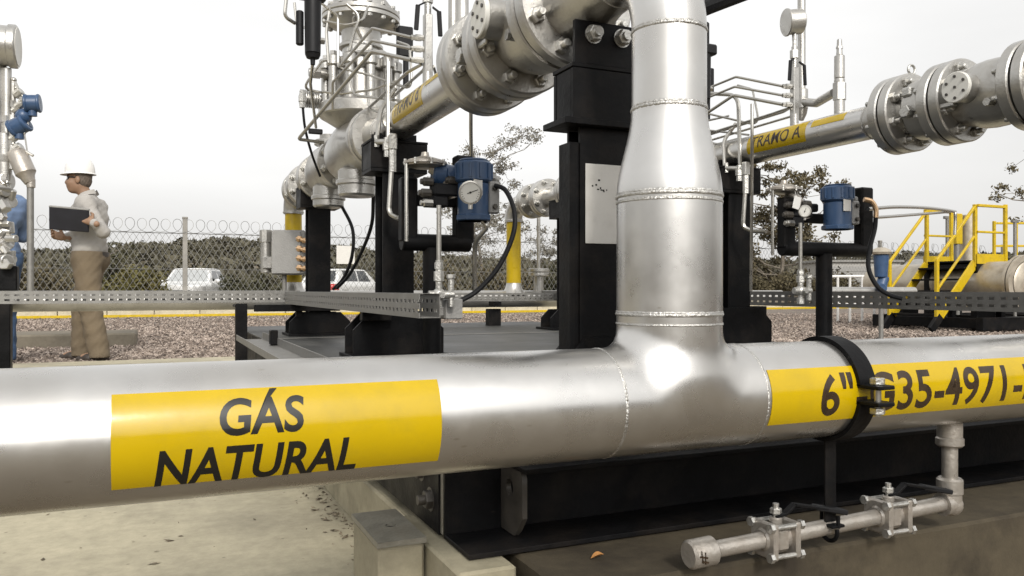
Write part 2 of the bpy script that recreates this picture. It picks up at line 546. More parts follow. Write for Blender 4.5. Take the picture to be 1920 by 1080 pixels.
def gravel_mat(name, c1, c2, c3, scale):
    c1, c2, c3 = K_(c1), K_(c2), K_(c3)
    m = bpy.data.materials.new(name); m.use_nodes = True
    N = m.node_tree.nodes; L = m.node_tree.links; b = N['Principled BSDF']
    tc = N.new('ShaderNodeTexCoord'); vo = N.new('ShaderNodeTexVoronoi'); vo.inputs['Scale'].default_value = scale
    L.new(tc.outputs['Object'], vo.inputs['Vector'])
    sp = N.new('ShaderNodeSeparateColor'); L.new(vo.outputs['Color'], sp.inputs[0])
    cr = N.new('ShaderNodeValToRGB'); L.new(sp.outputs[0], cr.inputs[0])
    cr.color_ramp.elements[0].color = (*c1, 1); cr.color_ramp.elements[1].color = (*c3, 1)
    e = cr.color_ramp.elements.new(.5); e.color = (*c2, 1)
    nz = N.new('ShaderNodeTexNoise'); nz.inputs['Scale'].default_value = .7; nz.inputs['Detail'].default_value = 4
    L.new(tc.outputs['Object'], nz.inputs['Vector'])
    r = N.new('ShaderNodeMapRange'); r.inputs[1].default_value = .3; r.inputs[2].default_value = .7
    r.inputs[3].default_value = .8; r.inputs[4].default_value = 1.2; L.new(nz.outputs[0], r.inputs[0])
    s = N.new('ShaderNodeVectorMath'); s.operation = 'SCALE'; L.new(cr.outputs[0], s.inputs[0]); L.new(r.outputs[0], s.inputs['Scale'])
    L.new(s.outputs[0], b.inputs['Base Color']); b.inputs['Roughness'].default_value = .9
    bp = N.new('ShaderNodeBump'); bp.inputs['Distance'].default_value = .02; bp.inputs['Strength'].default_value = .8
    L.new(vo.outputs['Distance'], bp.inputs['Height']); bp.invert = True; L.new(bp.outputs[0], b.inputs['Normal'])
    return m
M['gravel_bed'] = gravel_mat('gravel_bed', (.07, .055, .045), (.145, .118, .097), (.22, .185, .155), 34)
M['gravel_stone'] = gravel_mat('gravel_stone', (.06, .046, .038), (.175, .138, .112), (.36, .30, .255), 23)
M['soil'] = mat('dry_grass_soil', (0.118, 0.094, 0.062), .95, 0, var=.35, vscale=.35, dirt=(.065, .06, .033), dscale=.2, damt=.8)
M['kerb'] = concrete_mat('kerb_paint', (0.42, 0.375, 0.27), (0.30, 0.26, 0.17), pits=False)
def foliage_mat(name, c1, c2, scale):
    c1, c2 = K_(c1), K_(c2)
    m = bpy.data.materials.new(name); m.use_nodes = True
    N = m.node_tree.nodes; L = m.node_tree.links; b = N['Principled BSDF']
    tc = N.new('ShaderNodeTexCoord'); nz = N.new('ShaderNodeTexNoise'); nz.inputs['Scale'].default_value = scale; nz.inputs['Detail'].default_value = 6
    L.new(tc.outputs['Object'], nz.inputs['Vector'])
    cr = N.new('ShaderNodeValToRGB'); L.new(nz.outputs[0], cr.inputs[0])
    cr.color_ramp.elements[0].position = .32; cr.color_ramp.elements[1].position = .68
    cr.color_ramp.elements[0].color = (*c1, 1); cr.color_ramp.elements[1].color = (*c2, 1)
    L.new(cr.outputs[0], b.inputs['Base Color']); b.inputs['Roughness'].default_value = .8
    b.inputs['Specular IOR Level'].default_value = .2
    b.inputs['Subsurface Weight'].default_value = 0
    return m
M['forest'] = foliage_mat('hill_forest_leaves', (.052, .048, .033), (.102, .093, .064), .06)  # leaf colours lightened to carry the distance haze
M['leaf_dark'] = foliage_mat('dark_leaves', (.035, .036, .020), (.085, .078, .045), .8)
M['leaf_olive'] = foliage_mat('olive_leaves', (.065, .06, .02), (.13, .112, .04), .7)
M['leaf_brown'] = foliage_mat('brown_olive_leaves', (.055, .047, .026), (.12, .10, .06), .8)
M['leaf_grey'] = foliage_mat('greyish_leaves', (.10, .093, .075), (.20, .187, .155), .9)
M['bark'] = mat('bark', (.14, .12, .095), .9, 0, var=.35, vscale=6)

# ---- ground sheets
mb = MB()
n = 24
ext = [-900, -300, -100, -40, -20, -8, 0, 8, 20, 40, 100, 300, 900]
mb.add([(x, y, -0.075) for x in ext for y in ext], [(i * 13 + j, i * 13 + 13 + j, i * 13 + 14 + j, i * 13 + j + 1) for i in range(12) for j in range(12)])
struct('ground', mb, M['soil'])
mb = MB(); mb.add([(-30, 7.9, -.03), (40, 7.9, -.03), (40, 20.75, -.03), (-30, 20.75, -.03)], [(0, 1, 2, 3)])
mb.add([(5.06, -8, -.03), (40, -8, -.03), (40, 7.9, -.03), (5.06, 7.9, -.03)], [(0, 1, 2, 3)])
struct('gravel_ground', mb, M['gravel_bed'])
mb = MB()
# cast in bays with open joints between them
xs = [-9, -4.6, 5.05]
ys = [1.52, 3.2, 8.0]
for i in range(2):
    for j in range(2):
        g = .004
        mb.box(((xs[i] + xs[i + 1]) / 2, (ys[j] + ys[j + 1]) / 2, -.06), (xs[i + 1] - xs[i] - g, ys[j + 1] - ys[j] - g, .12), .004)
struct('pavement', mb, M['concrete'])
# painted kerb behind the gravel
mb = MB()
x = -26.0
while x < 40:
    mb.box((x + .49, 20.85, .045), (.985, .2, .23), .012); x += 1.0
struct('kerb', mb, M['kerb'])
mb = MB(); mb.box((7, 20.742, .015), (66, .014, .06), .002)
struct('kerb_stripe', mb, M['yellow'])

# ---- gravel stones
def stones(num, dlo, dhi, pxlo, pxhi, size, test):
    out = []
    while sum(len(o) for o in out) < num:
        k = num
        u = RNG.random(k)
        d = np.sqrt(dlo * dlo + u * (dhi * dhi - dlo * dlo)) if dhi < 12 else dlo * (dhi / dlo) ** u
        t = (pxlo + RNG.random(k) * (pxhi - pxlo) - 960) / FPX
        x = d * (CA * t + SA); y = d * (CA - SA * t)
        ok = test(x, y)
        out.append(np.stack([x[ok], y[ok], d[ok]], 1))
    P = np.concatenate(out)[:num]
    base = np.array([(1, 0, 0), (-.5, .87, 0), (-.5, -.87, 0), (.25, .43, .7), (-.5, 0, .62), (.25, -.43, .66)])
    F0 = np.array([(0, 1, 3), (1, 4, 3), (1, 2, 4), (2, 5, 4), (2, 0, 5), (0, 3, 5), (3, 4, 5)])
    s = size * RNG.uniform(.55, 1.35, num)
    V = base[None] * (1 + RNG.uniform(-.28, .28, (num, 6, 3)))
    V = V + RNG.uniform(-.12, .12, (num, 6, 3))
    a = RNG.random(num) * 2 * PI; c, sn = np.cos(a), np.sin(a)
    V2 = V.copy()
    V2[..., 0] = V[..., 0] * c[:, None] - V[..., 1] * sn[:, None]
    V2[..., 1] = V[..., 0] * sn[:, None] + V[..., 1] * c[:, None]
    tl = RNG.uniform(-.5, .5, (num, 2))
    V2[..., 2] = V2[..., 2] * RNG.uniform(.7, 1.3, num)[:, None] + V2[..., 0] * tl[:, :1] + V2[..., 1] * tl[:, 1:]
    V2 *= s[:, None, None]
    V2[..., 0] += P[:, 0:1]; V2[..., 1] += P[:, 1:2]; V2[..., 2] += -.028
    Fc = (F0[None] + (np.arange(num) * 6)[:, None, None]).reshape(-1, 3)
    return V2.reshape(-1, 3), Fc
def on_gravel(x, y):
    return ((y > 8.04) & (y < 20.7)) | ((x > 5.1) & (y < 20.7))
V, Fc = stones(62000, 6.8, 22, -160, 2080, .024, on_gravel)
go = bpy.data.objects.new('gravel', np_mesh('gravel', V, Fc, M['gravel_stone'])); COL.objects.link(go)
tag(go, 'loose brownish pink gravel stones spread between the slab and the kerb', 'gravel', kind='stuff')

# ---- hills
tab_px = [-900, -400, -200, 0, 120, 215, 260, 330, 440, 500, 560, 640, 700, 800, 950, 1060, 1300, 1480, 1560, 1640, 1700, 1800, 1900, 2100, 2600]
tab_py = [470, 480, 476, 474, 470, 466, 458, 453, 451, 455, 459, 464, 470, 478, 486, 489, 490, 488, 486, 480, 476, 477, 476, 478, 470]
def ridge(px): return float(np.interp(px, tab_px, tab_py))
def hill_z(px, d):
    top = (543 - ridge(px) - 16) / FPX * 330 + H
    s = min(max((d - 95) / 235, 0), 1); s = s * s * (3 - 2 * s)
    return -.3 + (top + .3) * s * (1 - .12 * max(0, (d - 330) / 100))
mb = MB(); rows = [90, 110, 140, 170, 200, 240, 280, 310, 330, 360, 420]; cols = list(range(-900, 2700, 40))
for d in rows:
    for px in cols:
        t = (px - 960) / FPX
        mb.v.append(tuple(cam2w(t * d, d, hill_z(px, d) + random.uniform(-.4, .4))))
nc = len(cols)
mb.f = [(i * nc + j, i * nc + j + 1, (i + 1) * nc + j + 1, (i + 1) * nc + j) for i in range(len(rows) - 1) for j in range(nc - 1)]
# unseen ridge added behind the camera to darken the pipes' reflections
o_ = len(mb.v); rows2 = [60, 75, 95, 120, 150, 190]; azs = list(range(58, 304, 6))
def back_z(a, d):
    k = 9.5 + 2.5 * math.sin(a * .09) + 1.5 * math.sin(a * .23 + 1)
    s = min(max((d - 62) / 90, 0), 1); return -.3 + k * s * s * (3 - 2 * s)
for d in rows2:
    for a in azs:
        w = math.radians(a); mb.v.append(tuple(cam2w(d * math.sin(w), d * math.cos(w), back_z(a, d))))
n2 = len(azs)
mb.f += [(o_ + i * n2 + j, o_ + i * n2 + j + 1, o_ + (i + 1) * n2 + j + 1, o_ + (i + 1) * n2 + j) for i in range(len(rows2) - 1) for j in range(n2 - 1)]
struct('hills', mb, M['soil'])
def leaf_cloud(lobes, n, size, rng, shell=.55, flat=1.0):
    """n leaf-sized quads through a set of ellipsoid lobes (c, r)"""
    w = np.array([r[0] * r[1] * r[2] for _, r in lobes]) ** .8; w = w / w.sum()
    k = rng.choice(len(lobes), n, p=w)
    C = np.array([c for c, _ in lobes])[k]; R = np.array([r for _, r in lobes])[k]
    d = rng.normal(size=(n, 3)); d /= np.linalg.norm(d, axis=1, keepdims=True)
    rad = shell + (1 - shell) * rng.random((n, 1)); rad *= rng.uniform(.75, 1.12, (n, 1))
    P = C + d * R * rad
    a = rng.normal(size=(n, 3)); a[:, 2] *= flat; a /= np.linalg.norm(a, axis=1, keepdims=True)
    b = np.cross(a, rng.normal(size=(n, 3))); b /= np.linalg.norm(b, axis=1, keepdims=True)
    s = size * rng.uniform(.6, 1.4, (n, 1))
    V = np.stack([P - a * s, P + b * s * .45, P + a * s, P - b * s * .45], 1).reshape(-1, 3)
    Fc = np.arange(4 * n).reshape(-1, 4)
    return V, Fc
VV = []; FF = []; off = 0
for i in range(4600):
    px = random.uniform(-500, 2300); d = 100 + 245 * random.random() ** .8
    z = hill_z(px, d); t = (px - 960) / FPX
    p = cam2w(t * d, d, z)
    r = random.uniform(.9, 1.9) * (.8 + d / 500)
    hgt = r * random.uniform(.7, 1.15)
    V, Fc = leaf_cloud([((p.x, p.y, p.z + hgt * .5), (r, r, hgt))], 34, r * .5, RNG, .7)
    VV.append(V); FF.append(Fc + off); off += len(V)
for i in range(1300):  # unseen clumps on the added rear ridge, also for darker reflections
    a = random.uniform(58, 302); d = random.uniform(58, 165); w = math.radians(a); p = cam2w(d * math.sin(w), d * math.cos(w), back_z(a, d))
    r = random.uniform(1.6, 3.0)
    V, Fc = leaf_cloud([((p.x, p.y, p.z + r * .9), (r, r, r * 1.3))], 40, r * .5, RNG, .6)
    VV.append(V); FF.append(Fc + off); off += len(V)
fo = bpy.data.objects.new('forest', np_mesh('forest', np.concatenate(VV), np.concatenate(FF), M['forest'])); COL.objects.link(fo)
tag(fo, 'dark green wood covering the low hills on the horizon', 'wood', kind='stuff')

# ---- chain-link fence behind the kerb
FY = 24.4
fence = thing('chain_link_fence', 'tall wire mesh fence with coiled barbed wire along its top', 'fence', (-14, FY, -.07))
FX0, FX1 = -22.0, 34.0
M['wire'] = mat('galvanised_wire', (.17, .168, .16), .55, .4, var=.1)
M['post'] = mat('weathered_post', (.21, .20, .18), .8, 0, var=.2, vscale=5)
px_posts = [-420, -120, 347, 745, 1060, 1407, 1650, 1880]
for pxp in px_posts:
    p = Wy(pxp, 500, FY)
    m_ = MB(); m_.box((p.x, FY, 1.25), (.13, .11, 2.75), .01); m_.box((p.x, FY, 2.64), (.15, .13, .06), .01)
    part('fence_post', m_, M['post'], fence)
m_ = MB()
for z in (2.21, 1.2, .12):
    m_.tube([(FX0, FY + .08, z), (FX1, FY + .08, z)], .012 if z > 2 else .007, 5)
part('rail_wire', m_, M['wire'], fence)
V = []; Fq = []
def strand(a, b, w):
    a = np.array(a); b = np.array(b); d = b - a; d = d / np.linalg.norm(d)
    s = np.cross(d, (0, 1, 0)); o = len(V)
    y = np.array((0, w, 0))
    for q in (a, b):
        V.append(q - s * w); V.append(q + y); V.append(q + s * w)
    for i in range(3):
        j = (i + 1) % 3
        Fq.append((o + i, o + j, o + 3 + j, o + 3 + i))
hh = 2.13; step = .165; z0 = .08
x = FX0
while x < FX1:
    strand((x, FY + .085, z0), (x + hh * .62, FY + .085, z0 + hh), .0050)
    strand((x + hh * .62, FY + .092, z0), (x, FY + .092, z0 + hh), .0050)
    x += step
o = bpy.data.objects.new('wire_mesh', np_mesh('wire_mesh', np.array(V) - np.array(ORG[fence.name]), np.array(Fq), M['wire'])); COL.objects.link(o)
o.parent = fence; o['kind'] = 'stuff'
m_ = MB(); pts = []
kk = int((FX1 - FX0) / .024)
for i in range(kk):
    w = i * .024 / .30 * 2 * PI
    pts.append((FX0 + i * .024 + .19 * math.cos(w), FY + .1 * math.sin(w * .5), 2.41 + .19 * math.sin(w)))
m_.tube(pts, .0075, 3, caps=False)
part('barbed_coil', m_, M['wire'], fence)

# ---- trees, bushes
def limb(mb_, a, b, r0, r1, wob=.08, seg=5):
    P = [Vector(a).lerp(Vector(b), i / seg) for i in range(seg + 1)]
    L = (Vector(b) - Vector(a)).length
    for i in range(1, seg): P[i] += Vector((random.uniform(-1, 1), random.uniform(-1, 1), random.uniform(-.5, .5))) * wob * L
    mb_.tube(P, r0, 6, rr=[r0 + (r1 - r0) * i / seg for i in range(seg + 1)])
    return P
def tree(name, label, base, height, width, trunk_r, nl, leaf, matl, n_limb, lobe_r, group=None, start=.35, seed=1):
    random.seed(seed); rng = np.random.default_rng(seed)
    t = thing(name, label, 'tree', base, group)
    b = Vector(base)
    tm = MB(); top = b + Vector((random.uniform(-.3, .3), random.uniform(-.3, .3), height * .86))
    spine = limb(tm, b, top, trunk_r, trunk_r * .25, .03, 8)
    lobes = []
    for i in range(n_limb):
        u = start + (1 - start) * (i + random.random() * .6) / n_limb
        p = spine[min(7, int(u * 8))].lerp(spine[min(8, int(u * 8) + 1)], (u * 8) % 1)
        a = random.uniform(0, 2 * PI)
        ln = width * .5 * random.uniform(.55, 1.0) * (1.15 - .55 * u)
        e = p + Vector((math.cos(a) * ln, math.sin(a) * ln, ln * random.uniform(.25, .75)))
        if e.z > b.z + height: e.z = b.z + height
        P = limb(tm, p, e, trunk_r * .35, trunk_r * .07, .09)
        for q in range(4):
            s = P[random.randint(2, 5)] + Vector((random.gauss(0, lobe_r), random.gauss(0, lobe_r), random.gauss(0, lobe_r * .6)))
            limb(tm, P[random.randint(1, 4)], s, trunk_r * .12, trunk_r * .04, .1, 3)
            lobes.append((tuple(s), (lobe_r * random.uniform(.6, 1.2), lobe_r * random.uniform(.6, 1.2), lobe_r * random.uniform(.4, .85))))
    part('trunk', tm, M['bark'], t)
    V, Fc = leaf_cloud(lobes, nl, leaf, rng, .15)
    o = bpy.data.objects.new('crown', np_mesh('crown', V - np.array(b), Fc, matl)); COL.objects.link(o); o.parent = t
    return t
def ground_at(px, d):
    p = Wd(px, 543, d); return (p.x, p.y, -.075)
tree('tall_tree', 'tall sparse tree with pale twiggy crown behind the blue transmitter at centre', ground_at(893, 31), 6.7, 6.4, .08, 7500, .052, M['leaf_grey'], 20, .45, 'trees beyond the fence', .28, 5)
tree('palm_like_tree', 'shaggy dark tree with drooping clumps right of the silver riser pipe', ground_at(1468, 30), 5.7, 4.6, .10, 9500, .07, M['leaf_brown'], 24, .42, 'trees beyond the fence', .16, 9)
tree('tall_tree', 'thin leafy tree cut off by the right edge of the picture', ground_at(1985, 28), 6.4, 4.4, .10, 4600, .065, M['leaf_brown'], 12, .4, 'trees beyond the fence', .35, 12)
tree('tall_tree', 'low wispy tree between the yellow riser and the tall black column', ground_at(1020, 33), 3.4, 3.0, .05, 2600, .055, M['leaf_grey'], 11, .36, 'trees beyond the fence', .2, 21)
tree('tall_tree', 'small round tree standing on the skyline behind the man with the tablet', ground_at(205, 60), 4.1, 3.6, .10, 1500, .16, M['leaf_dark'], 8, .55, 'trees beyond the fence', .3, 33)

def bush(label, px, d, w, h, nl, leaf, matl, seed, group='bushes behind the fence', depth=1.2, cat='bush', name='bush', nlobe=9):
    random.seed(seed); rng = np.random.default_rng(seed)
    b = Vector(ground_at(px, d)); t = thing(name, label, cat, b, group)
    lobes = []; sm = MB()
    for i in range(nlobe):
        u = random.uniform(-1, 1)
        c = b + Vector((CA * u * w * .42, -SA * u * w * .42, 0)) + Vector((0, random.uniform(-.4, .4) * depth, h * random.uniform(.25, .72) * (1 - .35 * u * u)))
        r = h * random.uniform(.24, .38)
        lobes.append((tuple(c), (r * 1.25, r * 1.1, r)))
        limb(sm, b + Vector((u * .2, 0, 0)), c, .03, .01, .06, 4)
    part('stem', sm, M['bark'], t)
    V, Fc = leaf_cloud(lobes, nl, leaf, rng, .45)
    o = bpy.data.objects.new('foliage', np_mesh('foliage', V - np.array(b), Fc, matl)); COL.objects.link(o); o.parent = t
    return t
bush('broad olive yellow bush just left of the white car', 258, 25.6, 2.5, 1.55, 3600, .075, M['leaf_olive'], 41)
bush('dark brown scrub behind the man with the tablet', 110, 27, 3.4, 2.0, 3600, .08, M['leaf_brown'], 42)
bush('dark scrub at the left edge behind the second man', -40, 26.5, 3.2, 2.0, 2600, .08, M['leaf_brown'], 43)
bush('dark scrub between the two parked cars', 500, 28.5, 3.4, 1.6, 3000, .08, M['leaf_dark'], 44)
bush('brown scrub under the tall sparse tree', 880, 28.5, 4.4, 2.0, 4600, .08, M['leaf_brown'], 45)
bush('brown scrub seen right of the yellow riser', 1060, 28.8, 3.2, 1.75, 3000, .08, M['leaf_dark'], 46)
bush('brown scrub to the right of the second white car', 745, 30.5, 2.4, 1.7, 2200, .08, M['leaf_brown'], 47)
for i, (px, lab) in enumerate([(1410, 'dark hedge shrub beside the black column of the right-hand run'), (1475, 'dark hedge shrub under the shaggy tree'), (1560, 'dark hedge shrub behind the right instrument stand')]):
    bush(lab, px, 29.5, 2.2, 1.55, 3400, .06, M['leaf_brown'], 50 + i, 'hedge shrubs', .8, 'shrub', 'hedge_shrub', 12)

# ================================================================== FOREGROUND PIPE
XB, XA, YM, ZM, ZT = .775, 2.25, 1.11, .451, H + .575
R6, R4 = .086, .058
DX = XA - XB

def wrap_patch(fn, s0, s1, a0, a1, r, th=.0007, ns=2, na=24):
    m_ = MB(); vs = []
    for k, rr in enumerate((r, r - th)):
        for i in range(ns + 1):
            for j in range(na + 1):
                vs.append(fn(s0 + (s1 - s0) * i / ns, a0 + (a1 - a0) * j / na, rr))
    w = na + 1; T = (ns + 1) * w; fs = []
    for i in range(ns):
        for j in range(na):
            q = (i * w + j, (i + 1) * w + j, (i + 1) * w + j + 1, i * w + j + 1)
            fs.append(q); fs.append(tuple(T + k for k in q[::-1]))
    for j in range(na):
        fs.append((j, j + 1, T + j + 1, T + j)); e = ns * w
        fs.append((e + j, e + j + 1, T + e + j + 1, T + e + j))
    for i in range(ns):
        fs.append((i * w, (i + 1) * w, T + (i + 1) * w, T + i * w)); fs.append((i * w + na, (i + 1) * w + na, T + (i + 1) * w + na, T + i * w + na))
    return m_.add(vs, fs)
def text_verts(s, bold=.012, shear=0.0, gap=1.0):
    c = bpy.data.curves.new('lettering', 'FONT'); c.body = s; c.dimensions = '2D'; c.fill_mode = 'FRONT'
    c.size = 1; c.offset = bold; c.shear = shear; c.space_character = gap; c.resolution_u = 5
    o = bpy.data.objects.new('lettering', c); COL.objects.link(o)
    bpy.context.view_layer.update()
    me = bpy.data.meshes.new_from_object(o.evaluated_get(bpy.context.evaluated_depsgraph_get()))
    bpy.data.objects.remove(o)
    return me
CAPH = None
def text_on(fn, s, s0, s1, a_lo, a_hi, r, bold=.012, shear=0.0, gap=1.0, th=.0004):
    """letters bent round a pipe: left at s0, right at s1, baseline at angle a_lo, capital height up to a_hi"""
    me_h = text_verts('H', 0); cap = max(v.co.y for v in me_h.vertices)
    me = text_verts(s, bold, shear, gap)
    xs_ = [v.co.x for v in me.vertices]; x0, x1 = min(xs_), max(xs_)
    bm = bmesh.new(); bm.from_mesh(me)
    y = -.3
    while y < 1.3:
        bmesh.ops.bisect_plane(bm, geom=bm.verts[:] + bm.edges[:] + bm.faces[:], plane_co=(0, y, 0), plane_no=(0, 1, 0)); y += .07
    bmesh.ops.triangulate(bm, faces=bm.faces)
    bm.verts.index_update()
    m_ = MB()
    m_.add([fn(s0 + (s1 - s0) * (v.co.x - x0) / (x1 - x0), a_lo + (a_hi - a_lo) * v.co.y / cap, r + th) for v in bm.verts], [tuple(v.index for v in f.verts) for f in bm.faces])
    bm.free()
    return m_

hdr = thing('gas_pipe', 'big silver gas pipe crossing the foreground with a riser and yellow stickers', 'pipe', (XB, YM, ZM))
m_ = MB()
m_.cyl((-1.5, YM, ZM), (XB - .133, YM, ZM), R6, n=72, caps=True)
m_.cyl((XB + .133, YM, ZM), (XA - .133, YM, ZM), R6, n=72, caps=True); m_.cyl((XA + .133, YM, ZM), (4.6, YM, ZM), R6, n=72, caps=True)
part('pipe_run', m_, M['alu'], hdr)
def tee_f(X, Y, Z):
    run = np.sqrt(Y ** 2 + Z ** 2) - R6
    s = np.clip((.05 - Z) / .13, 0, 1); s = s * s * (3 - 2 * s)          # the branch dies away inside the run
    br = np.maximum(np.sqrt(X ** 2 + Y ** 2) - (R6 - .045 * s), -Z - .02)
    return smin(run, br, .040)
V, Fc = surface_nets(tee_f, (-.140, -.1, -.1), (.140, .1, .145), .0045)
V = V + np.array((XB, YM, ZM)); m_ = MB(); m_.add(V, Fc.tolist())
part('tee', m_, M['alu'], hdr, sharp=0)
m_ = MB(); m_.cyl((XB, YM, ZM + .136), (XB, YM, .784), R6, n=72, caps=False)
part('riser', m_, M['alu'], hdr)
m_ = MB(); pr = []
for i in range(25):
    u = i / 24; s = u * u * (3 - 2 * u); s = s * .75 + .25 * u if 0 else s
    pr.append((.1435 * u, R6 + (R4 + .004 - R6) * s))
m_.lathe((XB, YM, .782), (0, 0, 1), pr, 72)
part('reducer', m_, M['alu'], hdr)
m_ = MB(); m_.cyl((XB, YM, .924), (XB, YM, 1.054), R4 + .003, R4 + .003, n=64, caps=False)
part('upper_riser', m_, M['alu'], hdr)
m_ = MB(); P = [(XB, YM, 1.052)]
for i in range(0, 25):
    a = PI / 2 * i / 24; P.append((XB, YM + .152 - .152 * math.cos(a), ZT - .152 + .152 * math.sin(a)))
P.append((XB, YM + .156, ZT)); m_.tube(P, R4 + .003, 56, caps=False)
part('elbow', m_, M['alu'], hdr)
def weld(c, ax, R, seed, r=.0036):
    w = MB(); w.torus(c, ax, R - r * .5, r, 170, 8, .14, seed); w.torus(Vector(c) + Vector(ax) * r * .9, ax, R - r * .55, r * .8, 140, 8, .18, seed + 20)
    return part('weld_bead', w, M['weld'], hdr, sharp=60)
weld((XB, YM, .590), (0, 0, 1), R6, 1, .0038); weld((XB, YM, .574), (0, 0, 1), R6 + .0005, 8, .0016)
weld((XB, YM, .782), (0, 0, 1), R6, 2, .0042); weld((XB, YM, .772), (0, 0, 1), R6, 9, .0025)
weld((XB, YM, .925), (0, 0, 1), R4 + .003, 3, .0045); weld((XB, YM, 1.053), (0, 0, 1), R4 + .003, 4, .0036)
weld((XB - .134, YM, ZM), (1, 0, 0), R6, 5, .0022); weld((XB + .134, YM, ZM), (1, 0, 0), R6, 6, .0018)

def flange(m_, y0, y1, x=XB, z=ZT, r=.127, bev=.004, ax=(0, 1, 0)):
    L = abs(y1 - y0); m_.cyl((x, y0, z), (x, y1, z), r, n=48, bev=bev)
def stud_mesh(L):
    s = MB(); s.cyl((0, -L / 2, 0), (0, L / 2, 0), .0085, n=12, bev=.002)
    for sg in (-1, 1):
        y = sg * (L / 2 - .026)
        s.cyl((0, y - .009, 0), (0, y + .009, 0), .0165, n=6, bev=.002)
        s.cyl((0, y - sg * .0095 - .0012, 0), (0, y - sg * .0095 + .0012, 0), .0185, n=16)
    return mesh_of('stud_bolt', s, M['bolt'])
STUD = stud_mesh(.135)
def studs(parent, P, x=XB, z=ZT, r=.100, nb=8):
    for k in range(nb):
        a = 2 * PI * (k + .5) / nb
        place('stud_bolt', STUD, parent, Matrix.Translation((x + r * math.cos(a), P, z + r * math.sin(a))) @ Matrix.Rotation(k * .7, 4, 'Y'))
P1, P2, P3 = 1.90, 1.715, 1.46
m_ = MB()
m_.lathe((XB, 1.264, ZT), (0, 1, 0), [(0, R4 + .003), (.06, .064), (.13, .078), (.1595, .080)], 48)
part('hub', m_, M['alu_dull'], hdr)
weld((XB, 1.266, ZT), (0, 1, 0), R4 + .003, 7, .003)
m_ = MB(); flange(m_, P3 - .037, P3 - .003); m_.cyl((XB, P3 - .003, ZT), (XB, P3, ZT), .08, n=40)
part('flange', m_, M['alu_dull'], hdr)

# the second riser off the same pipe, feeding the right-hand run just outside the frame
for ch_ in list(hdr.children):
    if ch_.name.split('.')[0] in ('tee', 'riser', 'reducer', 'upper_riser', 'elbow', 'hub', 'flange', 'weld_bead'):
        place(ch_.name.split('.')[0], ch_.data, hdr, Matrix.Translation(ORG[hdr.name] + Vector((DX, 0, 0))))

# stickers on the big pipe
fm = lambda s, a, r: (s, YM - r * math.cos(a), ZM + r * math.sin(a))
rad = math.radians
st1 = part('sticker', wrap_patch(fm, -.046, .351, rad(-38), rad(41), R6 + .0009), M['sticker'], hdr, 'yellow sticker reading GÁS NATURAL')
part('lettering', text_on(fm, 'GÁS', .071, .171, rad(3), rad(31), R6 + .0009, .022, .10, 1.0), M['ink'], st1)
part('lettering', text_on(fm, 'NATURAL', -.001, .238, rad(-37), rad(-7), R6 + .0009, .024, .16, 1.02), M['ink'], st1)
st2 = part('sticker', wrap_patch(fm, .915, 1.86, rad(-30), rad(33), R6 + .0009, ns=3), M['sticker'], hdr, 'long yellow sticker with the line number in black')
part('lettering', text_on(fm, '6"-G35-4971-B', 1.020, 1.585, rad(-21.5), rad(22), R6 + .0009, .020, 0, 1.04), M['ink_brown'], st2)

# pipe clamp with its hanging strip
CX = 1.12
cl = thing('pipe_clamp', 'black two-eared pipe clamp round the big pipe over the line number', 'clamp', (CX, YM, ZM - R6))
def arc_band(m_, x0, x1, a0, a1, r0, r1, n=40):
    vs = []; fs = []
    for i in range(n + 1):
        a = a0 + (a1 - a0) * i / n
        for (r, x) in ((r0, x0), (r1, x0), (r1, x1), (r0, x1)):
            vs.append(fm(x, a, r))
    for i in range(n):
        for k in range(4):
            k2 = (k + 1) % 4
            fs.append((i * 4 + k, (i + 1) * 4 + k, (i + 1) * 4 + k2, i * 4 + k2))
    fs.append((0, 1, 2, 3)); fs.append((4 * n, 4 * n + 3, 4 * n + 2, 4 * n + 1))
    m_.add(vs, fs)
for (a0, a1, ea) in ((rad(9), rad(180), rad(9)), (rad(-180), rad(-9), rad(-9))):
    m_ = MB(); arc_band(m_, CX - .019, CX + .019, a0, a1, R6 + .0014, R6 + .0085)
    s = math.sin(ea); y0 = YM - (R6 + .001) * math.cos(ea); z0 = ZM + (R6 + .004) * s
    m_.box((CX, y0 - .022, z0), (.038, .048, .007), .0015)
    part('clamp_half', m_, M['black'], cl)
m_ = MB()
m_.cyl((CX, YM - R6 - .026, ZM - .035), (CX, YM - R6 - .026, ZM + .03), .0062, n=12)
part('clamp_bolt', m_, M['steel'], cl)
for z in (ZM + .0235, ZM - .0265):
    m_ = MB(); m_.cyl((CX, YM - R6 - .026, z - .006), (CX, YM - R6 - .026, z + .006), .0125, n=6, bev=.0015)
    part('nut', m_, M['bolt'], cl)
m_ = MB(); m_.box((CX + .005, YM - .002, .282), (.026, .005, .155), .001); m_.box((CX + .005, YM - .010, .203), (.030, .026, .005), .001)
part('hanger_strip', m_, M['black'], cl)
zc = .1955
m_ = MB(); m_.tube([(CX + .005, YM - .019 * math.cos(a), zc - .004 - .019 * math.sin(a)) for a in np.linspace(-.3, PI + .3, 16)], .004, 8)
m_.cyl((CX + .005, YM - .021, .20), (CX + .005, YM - .021, .222), .0035, n=8); m_.cyl((CX + .005, YM + .018, .20), (CX + .005, YM + .018, .222), .0035, n=8)
part('u_bolt', m_, M['black'], cl)

